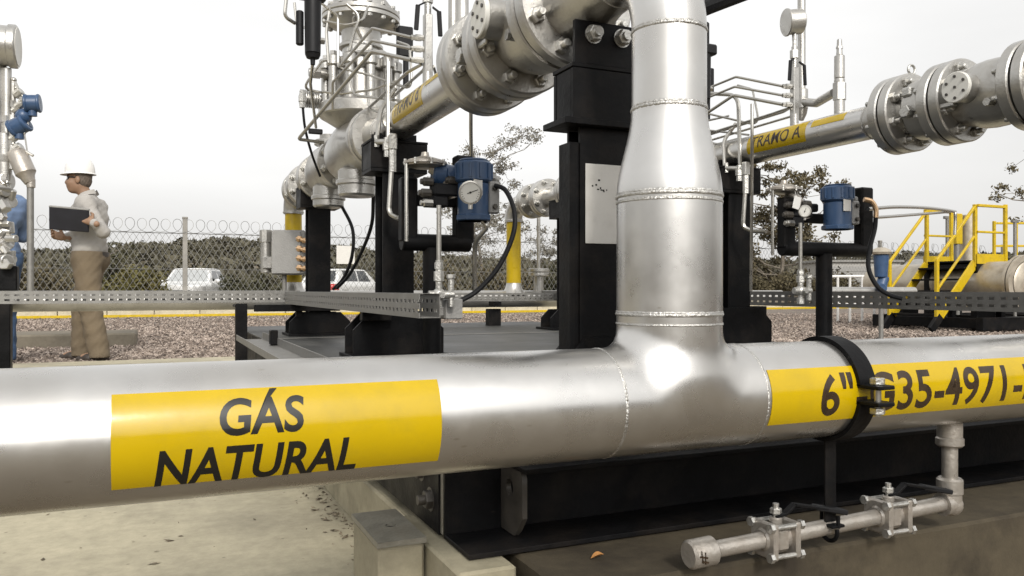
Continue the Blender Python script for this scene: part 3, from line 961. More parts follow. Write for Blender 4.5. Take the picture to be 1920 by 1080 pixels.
# small drain line under the big pipe
E0 = Vector((1.447, YM + .004, .207)); E1 = Vector((.838, YM + .004, .1865))
dr = thing('drain_line', 'thin silver drain line with elbow and capped end hanging under the big pipe', 'pipe', E0)
M['prim'] = mat('whitish_pipe_paint', (.40, .37, .33), .36, .6, var=.12, vscale=24, bump=.15, bscale=150, dirt=(.30, .25, .2), dscale=14, damt=.5)
m_ = MB(); m_.cyl((E0.x, E0.y, ZM - R6 + .004), (E0.x, E0.y, .335), .0235, .0235, n=24, bev=.003); m_.cyl((E0.x, E0.y, .338), (E0.x, E0.y, .318), .026, n=24, bev=.004)
part('coupling', m_, M['prim'], dr)
m_ = MB(); m_.cyl((E0.x, E0.y, .325), (E0.x, E0.y, .24), .0148, n=24)
part('drop_pipe', m_, M['prim'], dr)
m_ = MB(); m_.cyl((E0.x, E0.y, .256), (E0.x, E0.y, .222), .0245, n=24, bev=.004)
m_.tube([(E0.x, E0.y, .226), (E0.x, E0.y, .205), (E0.x - .024, E0.y, .2045)], .0222, 22, bend=.022)
m_.ball((E0.x + .002, E0.y, .203), .0235, 18)
part('elbow', m_, M['prim'], dr)
m_ = MB(); m_.cyl(E0 + Vector((-.02, 0, -.001)), E1, .0145, n=24, caps=False)
part('pipe', m_, M['prim'], dr)
m_ = MB(); m_.cyl(E1 + Vector((.03, 0, .001)), E1 + Vector((-.022, 0, -.001)), .0245, n=24, bev=.004)
part('end_cap', m_, M['prim'], dr)
m_ = MB()
for k, (a, b) in enumerate([((.825, .202), (.828, .181)), ((.833, .199), (.833, .179)), ((.822, .193), (.838, .189)), ((.826, .185), (.840, .181))]):
    m_.bar((a[0], E1.y - .0252, a[1] - .004), (b[0], E1.y - .0252, b[1] - .004), .0006, .003, .0002)
part('scratch_mark', m_, M['ink_brown'], dr)
def drain_valve(xc, label, first=None):
    zc = E0.z + (E1.z - E0.z) * (E0.x - xc) / (E0.x - E1.x); c = Vector((xc, E0.y, zc))
    t = thing('ball_valve', label, 'valve', c, 'small ball valves on the drain line')
    b = MB()
    b.cyl(c + Vector((-.034, 0, 0)), c + Vector((.034, 0, 0)), .0205, n=20, bev=.004)
    b.box(c, (.032, .044, .044), .009)
    b.cyl(c + Vector((0, 0, .015)), c + Vector((0, 0, .036)), .011, n=14, bev=.002)
    part('valve_body', b, M['prim'], t)
    for sx in (-1, 1):
        e = MB(); e.box(c + Vector((sx * .025, 0, 0)), (.011, .062, .062), .009); part('end_plate', e, M['prim'], t)
    bm_ = MB(); bm_.cyl((0, -.034, 0), (0, .034, 0), .0045, n=10); bm_.cyl((0, -.037, 0), (0, -.029, 0), .0085, n=6); bm_.cyl((0, .029, 0), (0, .037, 0), .0085, n=6)
    me = mesh_of('body_bolt', bm_, M['bolt'])
    for sy in (-1, 1):
        for sz in (-1, 1):
            place('body_bolt', me, t, Matrix.Translation(c + Vector((0, sy * .0255, sz * .0255))) @ Matrix.Rotation(PI / 2, 4, 'Z'))
    nu = MB(); nu.cyl(c + Vector((0, 0, .042)), c + Vector((0, 0, .052)), .0105, n=6, bev=.0015); nu.cyl(c + Vector((0, 0, .034)), c + Vector((0, 0, .06)), .0055, n=10)
    part('stem_nut', nu, M['bolt'], t)
    hd = MB()
    pts = [c + Vector((-.004, 0, .038)), c + Vector((.018, -.002, .040)), c + Vector((.036, -.006, .056)), c + Vector((.125, -.016, .038)), c + Vector((.142, -.018, .034))]
    for a, b_ in zip(pts[:-1], pts[1:]): hd.bar(a, b_, .016, .0045, .0012)
    hl = part('lever', hd, M['black'], t)
    g = MB(); g.bar(pts[3] + Vector((-.045, .008, .009)), pts[4] + Vector((.004, 0, -.001)), .020, .009, .003); part('lever_grip', g, M['black_rubber'], hl)
    return t
drain_valve(1.278, 'small silver ball valve with black lever nearest the drop pipe of the drain line')
drain_valve(1.004, 'small silver ball valve with black lever next to the capped end of the drain line')

# ------------------------------------------------------------------ skid, blocks
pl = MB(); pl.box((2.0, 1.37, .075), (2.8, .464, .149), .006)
solo('plinth', pl, M['concrete_shaded_dirty'], 'long dirty stained concrete plinth, coloured darker for shade, under the black skid beam', 'plinth', (2.0, 1.37, 0))
pl = MB(); pl.box((.545, 3.55, .07), (.11, 3.78, .14), .006)
solo('plinth', pl, M['concrete_block'], 'narrow pale concrete plinth running back under the left side of the skid', 'plinth', (.545, 3.55, 0))
pl = MB(); pl.box((.521, 1.466, .0755), (.108, .38, .151), .005)
solo('concrete_block', pl, M['concrete_block'], 'pale concrete block under the front left corner of the skid beam', 'block', (.521, 1.466, 0))
pl = MB(); pl.box((.418, 1.55, .078), (.088, .205, .156), .005)
solo('concrete_block', pl, M['concrete_block'], 'mossy concrete block carrying the drilled steel plate', 'block', (.418, 1.55, 0))
# drilled steel plate: a ring of quads round a real hole
m_ = MB(); cx, cy, hw, hd_, zt, zb, hr = .418, 1.55, .047, .107, .167, .157, .011
ring = []; outer = []
ca_ = math.atan2(hd_, hw); angs = sorted([2 * PI * k / 24 for k in range(24)] + [ca_, PI - ca_, PI + ca_, 2 * PI - ca_]); NA = len(angs)
for a in angs:
    c, s = math.cos(a), math.sin(a)
    ring.append((cx + .006 + hr * c, cy - .005 + hr * s))
    f_ = min(hw / max(abs(c), 1e-6), hd_ / max(abs(s), 1e-6)); outer.append((cx + f_ * c, cy + f_ * s))
vs = [(x, y, zt) for x, y in ring] + [(x, y, zt) for x, y in outer] + [(x, y, zb) for x, y in ring] + [(x, y, zb) for x, y in outer]
fs = []
for k in range(NA):
    j = (k + 1) % NA
    fs += [(k, NA + k, NA + j, j), (2 * NA + k, 2 * NA + j, 3 * NA + j, 3 * NA + k), (NA + k, 3 * NA + k, 3 * NA + j, NA + j), (k, j, 2 * NA + j, 2 * NA + k)]
m_.add(vs, fs)
M['old_steel'] = mat('weathered_plate', (.26, .245, .20), .5, .35, var=.2, vscale=22, bump=.2, bscale=100, dirt=(.13, .11, .08), dscale=11, damt=.6)
sp_ = solo('steel_plate', m_, M['old_steel'], 'flat weathered steel plate with one bolt hole on the mossy block', 'plate', (cx, cy, zb))
m_ = MB(); m_.cyl((cx + .006, cy - .005, .1575), (cx + .006, cy - .005, .1625), .0108, n=20); part('hole_shade', m_, M['black_rubber'], sp_)  # black disc stands in for the shade down the bolt hole

sk = thing('skid_frame', 'black steel skid frame with grey deck plate under the pipework', 'skid', (.5, 1.4, .153))
DZ = .396
m_ = MB()
m_.box((1.62, 1.459, .228), (2.23, .009, .132), .001)
m_.box((1.62, 1.395, .158), (2.23, .137, .009), .001)
m_.box((1.675, 1.395, .298), (2.12, .137, .009), .001)
part('front_channel', m_, M['black'], sk)
m_ = MB(); m_.box((1.51, 1.51, .347), (2.02, .012, .082), .001); part('fascia_plate', m_, M['black'], sk)
m_ = MB(); m_.box((.505, 3.4, .265), (.012, 3.85, .215), .001); part('side_plate', m_, M['black'], sk)
m_ = MB(); m_.box((2.53, 3.4, .265), (.012, 3.85, .215), .001); part('side_plate', m_, M['black'], sk)
m_ = MB(); m_.box((1.51, 5.33, .265), (2.02, .012, .215), .001); part('rear_plate', m_, M['black'], sk)
for (y0, y1) in ((1.50, 2.42), (2.424, 3.9), (3.904, 5.36)):
    m_ = MB(); m_.box((1.50, (y0 + y1) / 2, DZ - .004), (2.06, y1 - y0, .008), .0015)
    part('deck_plate', m_, M['deck'], sk)
for ys_ in (2.422, 3.902):
    m_ = MB(); m_.box((1.5, ys_, DZ + .0045), (2.05, .007, .003), .0008); part('weld_seam', m_, M['galv'], sk)
# lug with a hole inside the channel
def plate_with_hole(m_, poly, hole_c, hr, x, th):
    n_ = 28; ring = []; out = []
    P = [Vector((a, b)) for a, b in poly]
    for k in range(n_):
        a = 2 * PI * k / n_; d = Vector((math.cos(a), math.sin(a))); c = Vector(hole_c); best = 9
        for p, q in zip(P, P[1:] + P[:1]):
            e = q - p; den = d.x * e.y - d.y * e.x
            if abs(den) < 1e-9: continue
            w = p - c; t_ = (w.x * e.y - w.y * e.x) / den; u = (w.x * d.y - w.y * d.x) / den
            if t_ > 0 and -1e-6 <= u <= 1 + 1e-6: best = min(best, t_)
        ring.append(c + d * hr); out.append(c + d * best)
    vs = [(x, p.x, p.y) for p in ring + out] + [(x + th, p.x, p.y) for p in ring + out]; fs = []
    N2 = 2 * n_
    for k in range(n_):
        j = (k + 1) % n_
        fs += [(k, j, n_ + j, n_ + k), (N2 + k, N2 + n_ + k, N2 + n_ + j, N2 + j), (n_ + k, n_ + j, N2 + n_ + j, N2 + n_ + k), (k, N2 + k, N2 + j, j)]
    m_.add(vs, fs)
M['black_worn'] = mat('scuffed_black_enamel', (.045, .04, .034), .38, 0, var=.3, vscale=14, spec=.5, dirt=(.10, .085, .065), dscale=9, damt=.5)
m_ = MB(); plate_with_hole(m_, [(1.352, .292), (1.453, .292), (1.453, .165), (1.385, .165), (1.352, .205)], (1.41, .252), .016, .62, .010)
part('lifting_lug', m_, M['black_worn'], sk)
m_ = MB(); m_.box((.508, 1.56, .235), (.010, .19, .15), .001); part('end_plate', m_, M['old_steel'], sk)
bm_ = MB(); bm_.cyl((0, -.016, 0), (0, .0, 0), .019, n=6, bev=.002); bm_.cyl((0, -.004, 0), (0, -.0012, 0), .024, n=20); bm_.cyl((0, -.03, 0), (0, 0, 0), .010, n=12, bev=.001)
me = mesh_of('anchor_bolt', bm_, M['black_worn'])
for (y, z) in ((1.585, .262), (1.525, .215)):
    place('anchor_bolt', me, sk, Matrix.Translation((.502, y, z)) @ Matrix.Rotation(-PI / 2, 4, 'Z'))
# the loose galvanised channel along the left edge of the deck
ch = thing('edge_channel', 'pale galvanised channel lying along the left edge of the deck', 'channel', (.36, 2.8, DZ))
m_ = MB(); m_.box((.40, 2.72, DZ + .003), (.115, 2.35, .004), .001); m_.box((.343, 2.72, DZ + .014), (.004, 2.35, .026), .001); m_.box((.459, 2.72, DZ + .019), (.004, 2.35, .036), .001)
part('channel', m_, M['galv'], ch)
m_ = MB(); m_.box((.445, 3.42, DZ + .038), (.03, .05, .06), .003); part('clip', m_, M['black'], ch)

# scatter of leaf litter and grit by the blocks
V = []; Fq = []; rr_ = np.random.default_rng(5)
for i in range(330):
    y = rr_.uniform(1.35, 2.9); edge = .372 if y < 1.66 else .49
    x = edge - abs(rr_.normal(0, .035)) - .004
    if rr_.random() < .12: x = rr_.uniform(-.4, .36)
    s = rr_.uniform(.002, .008) if rr_.random() < .85 else rr_.uniform(.008, .016)
    a = rr_.uniform(0, 2 * PI); c, sn = math.cos(a) * s, math.sin(a) * s; o = len(V); h1, h2 = rr_.uniform(.0012, .004), rr_.uniform(.001, .007)
    V += [(x - c, y - sn, .0012), (x + sn * .5, y - c * .5, h1), (x + c, y + sn, h2), (x - sn * .5, y + c * .5, .0012)]
    Fq += [(o, o + 1, o + 2, o + 3)]
M['litter'] = gravel_mat('leaf_litter', (.06, .047, .03), (.15, .12, .08), (.25, .215, .15), 60)
o = bpy.data.objects.new('leaf_litter', np_mesh('leaf_litter', V, Fq, M['litter'])); COL.objects.link(o)
tag(o, 'brown leaf litter and grit swept against the concrete blocks', 'litter', kind='stuff')
for (x, y, lab, c) in ((.405, 1.70, 'curled pale dry leaf on the pavement beside the mossy block', (.50, .45, .26)), (.72, 1.25, 'orange brown dry leaf on the plinth under the pipe', (.30, .14, .04))):
    z = .0015 if y > 1.5 else .151
    if y > 1.5: x, y = .345, 1.60
    m_ = MB(); nn = 9; vs = []
    for k in range(nn):
        u = k / (nn - 1); w = .014 * math.sin(PI * u) ** .8
        for sgn in (-1, 0, 1):
            vs.append((x + ((u - .5) * .045 + .3 * sgn * w) * (1 if y > 1.5 else .6), y + sgn * w * (1 if y > 1.5 else .6), z + .002 + .006 * abs(sgn) * math.sin(PI * u) + .004 * u))
    fs = [(k * 3 + j, k * 3 + j + 1, (k + 1) * 3 + j + 1, (k + 1) * 3 + j) for k in range(nn - 1) for j in range(2)]
    m_.add(vs, fs)
    solo('dry_leaf', m_, mat('dry_leaf', c, .7, 0, var=.2, vscale=60), lab, 'leaf', (x, y, z))

# ================================================================== METERING RUNS (one built, one copied)
RUN = []            # (thing, label for the copy)
def run_thing(name, label, cat, loc, group, label_a):
    t = thing(name, label, cat, loc, group); RUN.append((t, label_a)); return t

# --- ball valve with a round trunnion cover
t = run_thing('ball_valve', 'big silver flanged ball valve with round white cover, right above the tall black column', 'valve', (XB, 1.575, ZT - .127), 'ball valves on the runs',
              'silver flanged ball valve with round white cover on the right-hand run, near the picture edge')
a, b = P3 + .003, P2 - .003
m_ = MB()
m_.lathe((XB, a, ZT), (0, 1, 0), [(0, .078), (.034, .082), (.05, .086), (.07, .094), (.095, .099), (.125, .100), (.155, .097), (.175, .090), (.20, .083), (b - a, .078)], 48)
part('valve_body', m_, M['alu_dull'], t)
for (y0, y1) in ((a, a + .036), (b - .036, b)):
    m_ = MB(); flange(m_, y0, y1); part('flange', m_, M['alu_dull'], t)
studs(t, P3); studs(t, P2)
yc = 1.605; zc = ZT + .008
m_ = MB(); m_.cyl((XB - .07, yc, zc), (XB - .134, yc, zc), .043, n=36, bev=.003); part('trunnion_boss', m_, M['alu_dull'], t)
m_ = MB(); m_.cyl((XB - .132, yc, zc), (XB - .144, yc, zc), .0445, n=40, bev=.002); cv = part('cover', m_, M['dial'], t)
cs = MB(); cs.cyl((0, 0, 0), (0, .004, 0), .0042, n=10); cme = mesh_of('cover_screw', cs, M['black_worn'])
for k in range(7):
    r = .031 if k < 6 else 0
    place('cover_screw', cme, cv, Matrix.Translation((XB - .143, yc + r * math.cos(k * PI / 3 + .5), zc + r * math.sin(k * PI / 3 + .5))) @ Matrix.Rotation(PI / 2, 4, 'Z'))
m_ = MB(); m_.box((XB - .105, 1.655, ZT - .03), (.02, .05, .014), .003); part('stop_lug', m_, M['bolt'], t)
m_ = MB(); m_.cyl((XB - .08, 1.535, ZT - .045), (XB - .108, 1.535, ZT - .045), .012, n=6); part('drain_plug', m_, M['bolt'], t)

# --- check valve between two flanges
t = run_thing('check_valve', 'short silver flanged check valve between the ball valve and the yellow TRAMO sticker, nearer run', 'valve', (XB, 1.81, ZT - .127), 'check valves on the runs',
              'short silver flanged check valve right of the small yellow arrow on the right-hand run')
a, b = P2 + .003, P1 - .003
m_ = MB(); m_.lathe((XB, a, ZT), (0, 1, 0), [(0, .080), (.05, .084), (.07, .097), (.11, .097), (.125, .084), (b - a, .080)], 40)
part('valve_body', m_, M['alu_dull'], t)
for (y0, y1) in ((a, a + .036), (b - .036, b)):
    m_ = MB(); flange(m_, y0, y1); part('flange', m_, M['alu_dull'], t)
studs(t, P1)
m_ = MB(); m_.cyl((XB - .08, 1.80, ZT - .02), (XB - .118, 1.80, ZT - .02), .020, n=6, bev=.002); part('plug', m_, M['bolt'], t)
m_ = MB(); m_.box((XB - .085, 1.81, ZT + .045), (.03, .035, .03), .005); part('pad', m_, M['bolt'], t)
m_ = MB(); m_.torus((XB, 1.87, ZT + .14), (0, 1, 0), .015, .004, 20, 8); part('lifting_eye', m_, M['bolt'], t)

# --- run pipe with the yellow sticker
t = run_thing('run_pipe', 'silver pipe carrying the yellow TRAMO B sticker, left of the tall black column', 'pipe', (XB, 2.5, ZT - R4), 'run pipes with yellow stickers',
              'silver pipe carrying the yellow TRAMO A sticker and a small yellow arrow')
rp = t
m_ = MB(); m_.cyl((XB, 2.0, ZT), (XB, 2.90, ZT), R4, n=56, caps=False); part('pipe', m_, M['alu'], t)
m_ = MB(); m_.lathe((XB, P1 + .036, ZT), (0, 1, 0), [(0, .080), (.02, .077), (.06, .066), (.085, R4 + .001)], 40); part('hub', m_, M['alu_dull'], t)
m_ = MB(); flange(m_, P1 + .003, P1 + .039); part('flange', m_, M['alu_dull'], t)
m_ = MB(); m_.lathe((XB, 2.89, ZT), (0, 1, 0), [(0, R4 + .001), (.012, R4 + .004), (.07, .072), (.09, .075)], 40); part('hub', m_, M['alu_dull'], t)
m_ = MB(); flange(m_, 2.962, 2.995, r=.112); part('flange', m_, M['alu_dull'], t)
for y in (2.02, 2.88):
    w = MB(); w.torus((XB, y, ZT), (0, 1, 0), R4 + .001, .0035, 90, 8, .3, int(y * 50)); part('weld_bead', w, M['weld'], t, sharp=60)
def fr(s, a_, r): return (XB - r * math.cos(a_), -s, ZT + r * math.sin(a_))
RUN_ST = []
s1 = part('sticker', wrap_patch(fr, -2.60, -2.28, rad(-28), rad(58), R4 + .0009), M['sticker'], t); RUN_ST.append(s1)
TXT_B = part('lettering', text_on(fr, 'TRAMO B', -2.575, -2.305, rad(-8), rad(38), R4 + .0009, .012, .08, 1.05), M['ink_brown'], s1)
s2 = part('arrow_sticker', wrap_patch(fr, -2.255, -2.10, rad(18), rad(50), R4 + .0009), M['sticker'], t)

# --- impulse manifold on top of the run pipe
MX, MY = XB, 2.395
t = run_thing('impulse_manifold', 'upright steel manifold with black levers and three tubes above the TRAMO B sticker', 'manifold', (MX, MY, ZT + R4), 'impulse manifolds',
              'upright steel manifold with dial and three tubes above the TRAMO A sticker')
m_ = MB()
m_.cyl((MX, MY, ZT + R4 - .004), (MX, MY, ZT + .10), .016, n=16); m_.cyl((MX, MY, ZT + .085), (MX, MY, ZT + .215), .013, n=6); 
m_.box((MX, MY, ZT + .185), (.026, .026, .19), .003)
part('column', m_, M['alu_dull'], t)
m_ = MB()
m_.cyl((MX, MY, ZT + .27), (MX, MY, ZT + .36), .011, n=14); m_.cyl((MX, MY, ZT + .315), (MX, MY, ZT + .345), .017, n=6); m_.cyl((MX, MY, ZT + .36), (MX, MY, ZT + .395), .008, n=12)
part('needle_valve', m_, M['bolt'], t)
for (dx, z0, z1) in ((-.038, .25, .31), (.03, .24, .30)):
    m_ = MB(); m_.bar((MX + dx * .4, MY - .012, ZT + z1), (MX + dx, MY - .02, ZT + z1 - .015), .012, .005); m_.bar((MX + dx, MY - .02, ZT + z1 - .012), (MX + dx * 1.15, MY - .02, ZT + z0 - .03), .014, .008, .002)
    part('lever', m_, M['black_rubber'], t)
gz = ZT + .455
gd = Vector((-.93, .30, -.1)).normalized()
m_ = MB(); c0 = Vector((MX, MY, gz)); m_.cyl(c0 - gd * .03, c0 + gd * .03, .047, n=36, bev=.005); m_.cyl(c0 + gd * .026, c0 + gd * .036, .052, n=36, bev=.003)
m_.cyl((MX, MY, gz - .07), (MX, MY, gz - .04), .009, n=10)
gp = part('pressure_gauge', m_, M['alu_dull'], t)
m_ = MB(); m_.cyl(c0 - gd * .0305, c0 - gd * .034, .016, n=16); part('blow_out_disc', m_, M['black_rubber'], gp)
for k, z in enumerate((.205, .170, .135)):
    m_ = MB(); m_.cyl((MX - .05, MY + .01, ZT + z), (MX - .012, MY, ZT + z), .0085, n=6); m_.cyl((MX - .038, MY + .006, ZT + z), (MX - .02, MY + .002, ZT + z), .0105, n=6)
    part('tube_fitting', m_, M['bolt'], t)

# --- vent stack and relief valve
t = run_thing('vent_stack', 'plain silver vent pipe rising out of the picture left of the big flanges', 'vent pipe', (XB + .11, 2.48, ZT), 'vent stacks',
              'tall silver vent pipe with tee and relief valve beside the small dial, right-hand run')
vx, vy = XB + .112, 2.475
m_ = MB(); m_.cyl((vx, vy, ZT + .21), (vx, vy, ZT + 1.9), .0155, n=20); part('stack', m_, M['alu_dull'], t)
m_ = MB(); m_.cyl((vx, vy, ZT + .145), (vx, vy, ZT + .225), .025, n=20, bev=.003); m_.lathe((vx, vy, ZT + .145), (0, 0, -1), [(0, .024), (.02, .02), (.045, .008), (.046, 0)], 18)
part('tee', m_, M['alu_dull'], t)
px_, py_ = XB + .05, 2.22
m_ = MB(); m_.tube([(vx, vy, ZT + .175), (vx - .01, vy - .09, ZT + .15), (px_ + .004, py_ + .03, ZT + .155)], .0165, 14, bend=.03); part('branch', m_, M['alu_dull'], t)
m_ = MB()
m_.cyl((px_, py_, ZT + .045), (px_, py_, ZT + .20), .019, n=18, bev=.002); m_.cyl((px_, py_, ZT + .12), (px_, py_, ZT + .185), .024, n=6, bev=.002)
m_.cyl((px_, py_, ZT + .20), (px_, py_, ZT + .285), .0185, n=18, bev=.003); m_.cyl((px_, py_, ZT + .285), (px_, py_, ZT + .345), .0115, .0085, n=14, bev=.002)
m_.cyl((px_, py_, ZT + .31), (px_, py_, ZT + .318), .0125, n=6)
part('relief_valve', m_, M['alu_dull'], t)

# --- tubing along the run
t = run_thing('impulse_tubing', 'bundle of bent steel tubes slanting down across the big regulator body', 'tubing', (XB, 3.0, ZT), 'impulse tubing bundles',
              'bundle of bent steel tubes left of the small dial, behind the silver riser')
def tb(pts, r=.0050, name='steel_tube', bend=.03, matl='steel'):
    m2 = MB(); m2.tube([Wd(*p) if not isinstance(p, Vector) else p for p in pts], r, 8, bend=bend)
    return part(name, m2, M[matl], t)
tb([Vector((MX - .05, MY + .01, ZT + .205)), (698, 53, 2.62), (634, 128, 3.02), (634, 30, 3.05), (600, 4, 3.0)])
tb([Vector((MX - .05, MY + .01, ZT + .170)), (698, 76, 2.63), (624, 154, 3.03), (624, 205, 3.1)])
tb([Vector((MX - .05, MY + .01, ZT + .135)), (698, 96, 2.64), (559, 261, 3.05), (606, 267, 3.2)], .0065)
tb([(672, 98, 2.9), (728, 98, 2.72), (728, 262, 2.70)], .0082, bend=.07)
tb([(745, 78, 2.8), (768, 86, 2.75), (773, 168, 2.7), (690, 140, 3.0), (640, 128, 3.1)], .0045)
tb([(655, 140, 3.0), (662, 178, 3.0), (760, 190, 2.75)], .0045, bend=.06)
tb([(614, 113, 3.1), (604, 114, 3.1), (567, 166, 3.1), (605, 174, 3.2)], .005)
tb([(742, 165, 2.8), (713, 205, 2.8), (707, 262, 2.76)], .0078, bend=.08)
tb([(606, 172, 3.1), (640, 176, 3.05), (700, 168, 3.0), (748, 150, 2.9)], .0045, bend=.05)
tb([(690, 178, 3.0), (692, 205, 3.0), (722, 214, 2.9), (745, 200, 2.8)], .0045, bend=.06)
tb([(650, 8, 3.05), (676, 30, 3.05), (664, 60, 3.05), (655, 95, 3.05)], .0055, bend=.05)
tb([(612, 40, 3.1), (648, 48, 3.05), (680, 40, 3.05), (690, 12, 3.1)], .005, bend=.06)
tb([(616, 118, 3.1), (612, 60, 3.1), (618, 20, 3.1)], .006, bend=.05)
tb([(552, 5, 2.95), (557, 50, 2.95), (575, 52, 2.7)], .005)
for k, (dx, z) in enumerate(((-.045, .112), (.005, .122), (.05, .11))):
    yb = 2.40; tb([Vector((MX + dx * .4, yb, ZT + z + .012)), Vector((MX + dx, yb + .06, ZT + z)), Vector((MX + dx, 3.02, ZT + z - .01)), Vector((MX + dx + .02, 3.2, ZT + z + .05))], .005)
for (q, d) in (((567, 185), 3.1), ((726, 275), 2.70)):
    p = Wd(q[0], q[1], d); m2 = MB(); m2.cyl(p - Vector((0, 0, .035)), p + Vector((0, 0, .03)), .012, n=6); m2.cyl(p - Vector((0, 0, .012)), p + Vector((0, 0, .012)), .016, n=6)
    part('union', m2, M['bolt'], t)
t2_ = t
m2 = MB(); p = Wd(706, 266, 2.74); q = Wd(736, 266, 2.68)
m2.cyl(p, q, .010, n=12); m2.cyl(p - Vector((.0, 0, .018)), p + Vector((0, 0, .022)), .009, n=6); m2.box(q, (.026, .026, .055), .004); m2.cyl(q - Vector((0, 0, .1)), q, .0125, n=6)
part('valve_tee', m2, M['bolt'], t)
tb([Wd(736, 290, 2.68), (729, 400, 2.68), (745, 409, 2.66), (762, 409, 2.60)], .0085, bend=.05)

# --- black filter regulator
fx, fy, fz = XB - .33, 2.52, H + .80
t = run_thing('filter_regulator', 'slim black filter regulator hanging at the top left of the big regulator', 'filter', (fx, fy, fz - .09), 'black filter regulators',
              'slim black filter regulator just right of the silver riser pipe')
m_ = MB(); m_.cyl((fx, fy, fz - .075), (fx, fy, fz + .10), .024, .026, n=20, bev=.004); m_.lathe((fx, fy, fz - .075), (0, 0, -1), [(0, .024), (.012, .019), (.014, .008), (.032, .007), (.033, 0)], 16)
m_.box((fx, fy, fz + .115), (.085, .06, .04), .006); m_.cyl((fx, fy, fz + .13), (fx, fy, fz + .22), .020, n=18, bev=.004)
part('bowl', m_, M['black_rubber'], t)
m_ = MB(); m_.cyl((fx - .036, fy + .02, fz - .045), (fx - .036, fy + .02, fz + .06), .012, n=14, bev=.003); part('side_bowl', m_, M['black_rubber'], t)
m_ = MB(); m_.cyl((fx + .022, fy, fz - .03), (fx + .036, fy, fz - .03), .01, n=6); m_.tube([(fx + .0, fy, fz - .1), (fx + .01, fy + .1, fz - .14), (fx + .10, fy + .5, fz - .20)], .005, 8, bend=.04); part('fitting', m_, M['steel'], t)
m_ = MB(); m_.tube([(fx - .04, fy, fz + .12), (fx - .075, fy, fz + .125), (fx - .085, fy, fz + .03), (fx - .05, fy + .02, fz + .02)], .0055, 8, bend=.02); part('tube', m_, M['steel'], t)

# --- pilot regulator: body, spring barrel, dome
RY = 3.28; Z = lambda k: H + k
t = run_thing('pressure_regulator', 'tall silver pressure regulator with rods, flanged barrel and domed top, upper left of centre', 'regulator', (XB, RY, ZT - .13), 'pressure regulators',
              'silver pressure regulator of the right-hand run, behind the riser pipe')
m_ = MB()
m_.lathe((XB, 3.0, ZT), (0, 1, 0), [(0, .070), (.04, .078), (.10, .095), (.20, .118), (.33, .128), (.46, .118), (.56, .095), (.61, .078), (.64, .070)], 40)
m_.cyl((XB, RY, ZT), (XB, RY, Z(.70)), .098, .085, n=36)
part('valve_body', m_, M['alu_dull'], t)
for (y0, y1) in ((2.999, 3.034), (3.615, 3.648)):
    m_ = MB(); flange(m_, y0, y1, r=.118); part('flange', m_, M['alu_dull'], t)
m_ = MB(); m_.cyl((XB, RY, Z(.700)), (XB, RY, Z(.755)), .172, n=48, bev=.008); m_.lathe((XB, RY, Z(.655)), (0, 0, 1), [(0, .09), (.025, .13), (.046, .166)], 40); part('lower_flange', m_, M['alu_dull'], t)
m_ = MB(); m_.cyl((XB, RY, Z(.754)), (XB, RY, Z(.90)), .110, n=40); m_.cyl((XB, RY, Z(.885)), (XB, RY, Z(.93)), .126, n=40, bev=.005); part('barrel', m_, M['alu_dull'], t)
rm = MB(); rm.cyl((0, 0, 0), (0, 0, .158), .019, n=14); rm.cyl((0, 0, .135), (0, 0, .178), .028, n=16, bev=.005); rm.cyl((0, 0, .178), (0, 0, .195), .014, n=6)
rme = mesh_of('tie_rod', rm, M['alu_dull'])
for k in range(11):
    a_ = 2 * PI * (k + .3) / 11
    place('tie_rod', rme, t, Matrix.Translation((XB + .141 * math.cos(a_), RY + .141 * math.sin(a_), Z(.754))))
m_ = MB(); m_.cyl((XB, RY, Z(.92)), (XB, RY, Z(1.06)), .074, .08, n=32); m_.cyl((XB, RY, Z(.985)), (XB, RY, Z(1.0)), .09, n=32, bev=.002); part('neck', m_, M['alu_dull'], t)
m_ = MB(); m_.lathe((XB, RY, Z(1.055)), (0, 0, 1), [(0, .08), (.012, .095), (.035, .142), (.038, .155)], 40); m_.cyl((XB, RY, Z(1.092)), (XB, RY, Z(1.112)), .158, n=48, bev=.003)
part('diaphragm_case', m_, M['alu_dull'], t)
m_ = MB(); m_.cyl((XB, RY, Z(1.113)), (XB, RY, Z(1.133)), .158, n=48, bev=.003)
m_.lathe((XB, RY, Z(1.133)), (0, 0, 1), [(0, .128), (.03, .122), (.06, .10), (.08, .065), (.09, .03), (.13, .028), (.132, 0)], 40); part('dome', m_, M['alu_dull'], t)
bm_ = MB(); bm_.cyl((0, 0, -.034), (0, 0, .034), .0055, n=8); bm_.cyl((0, 0, -.032), (0, 0, -.022), .0105, n=6); bm_.cyl((0, 0, .022), (0, 0, .032), .0105, n=6)
bme = mesh_of('case_bolt', bm_, M['bolt'])
for k in range(16):
    a_ = 2 * PI * k / 16; place('case_bolt', bme, t, Matrix.Translation((XB + .148 * math.cos(a_), RY + .148 * math.sin(a_), Z(1.1125))))
m_ = MB(); m_.box((XB + .135, RY - .17, Z(.985)), (.06, .04, .12), .004); m_.box((XB + .14, RY - .17, Z(.87)), (.02, .02, .13), .003); part('limit_switch', m_, M['black_rubber'], t)
m_ = MB(); m_.box((XB - .03, RY - .125, Z(.95)), (.085, .04, .04), .005); m_.cyl((XB - .02, RY - .10, Z(.93)), (XB - .02, RY - .10, Z(.985)), .013, n=12); m_.tube([(XB - .02, RY - .1, Z(1.0)), (XB - .07, RY - .12, Z(1.07)), (XB - .02, RY - .145, Z(1.1))], .006, 8, bend=.03)
part('pilot', m_, M['alu_dull'], t)
m_ = MB()
for k in range(9): m_.cyl((XB - .165 - k * .0085, RY + .05, Z(.775)), (XB - .169 - k * .0085, RY + .05, Z(.775)), .036, n=24)
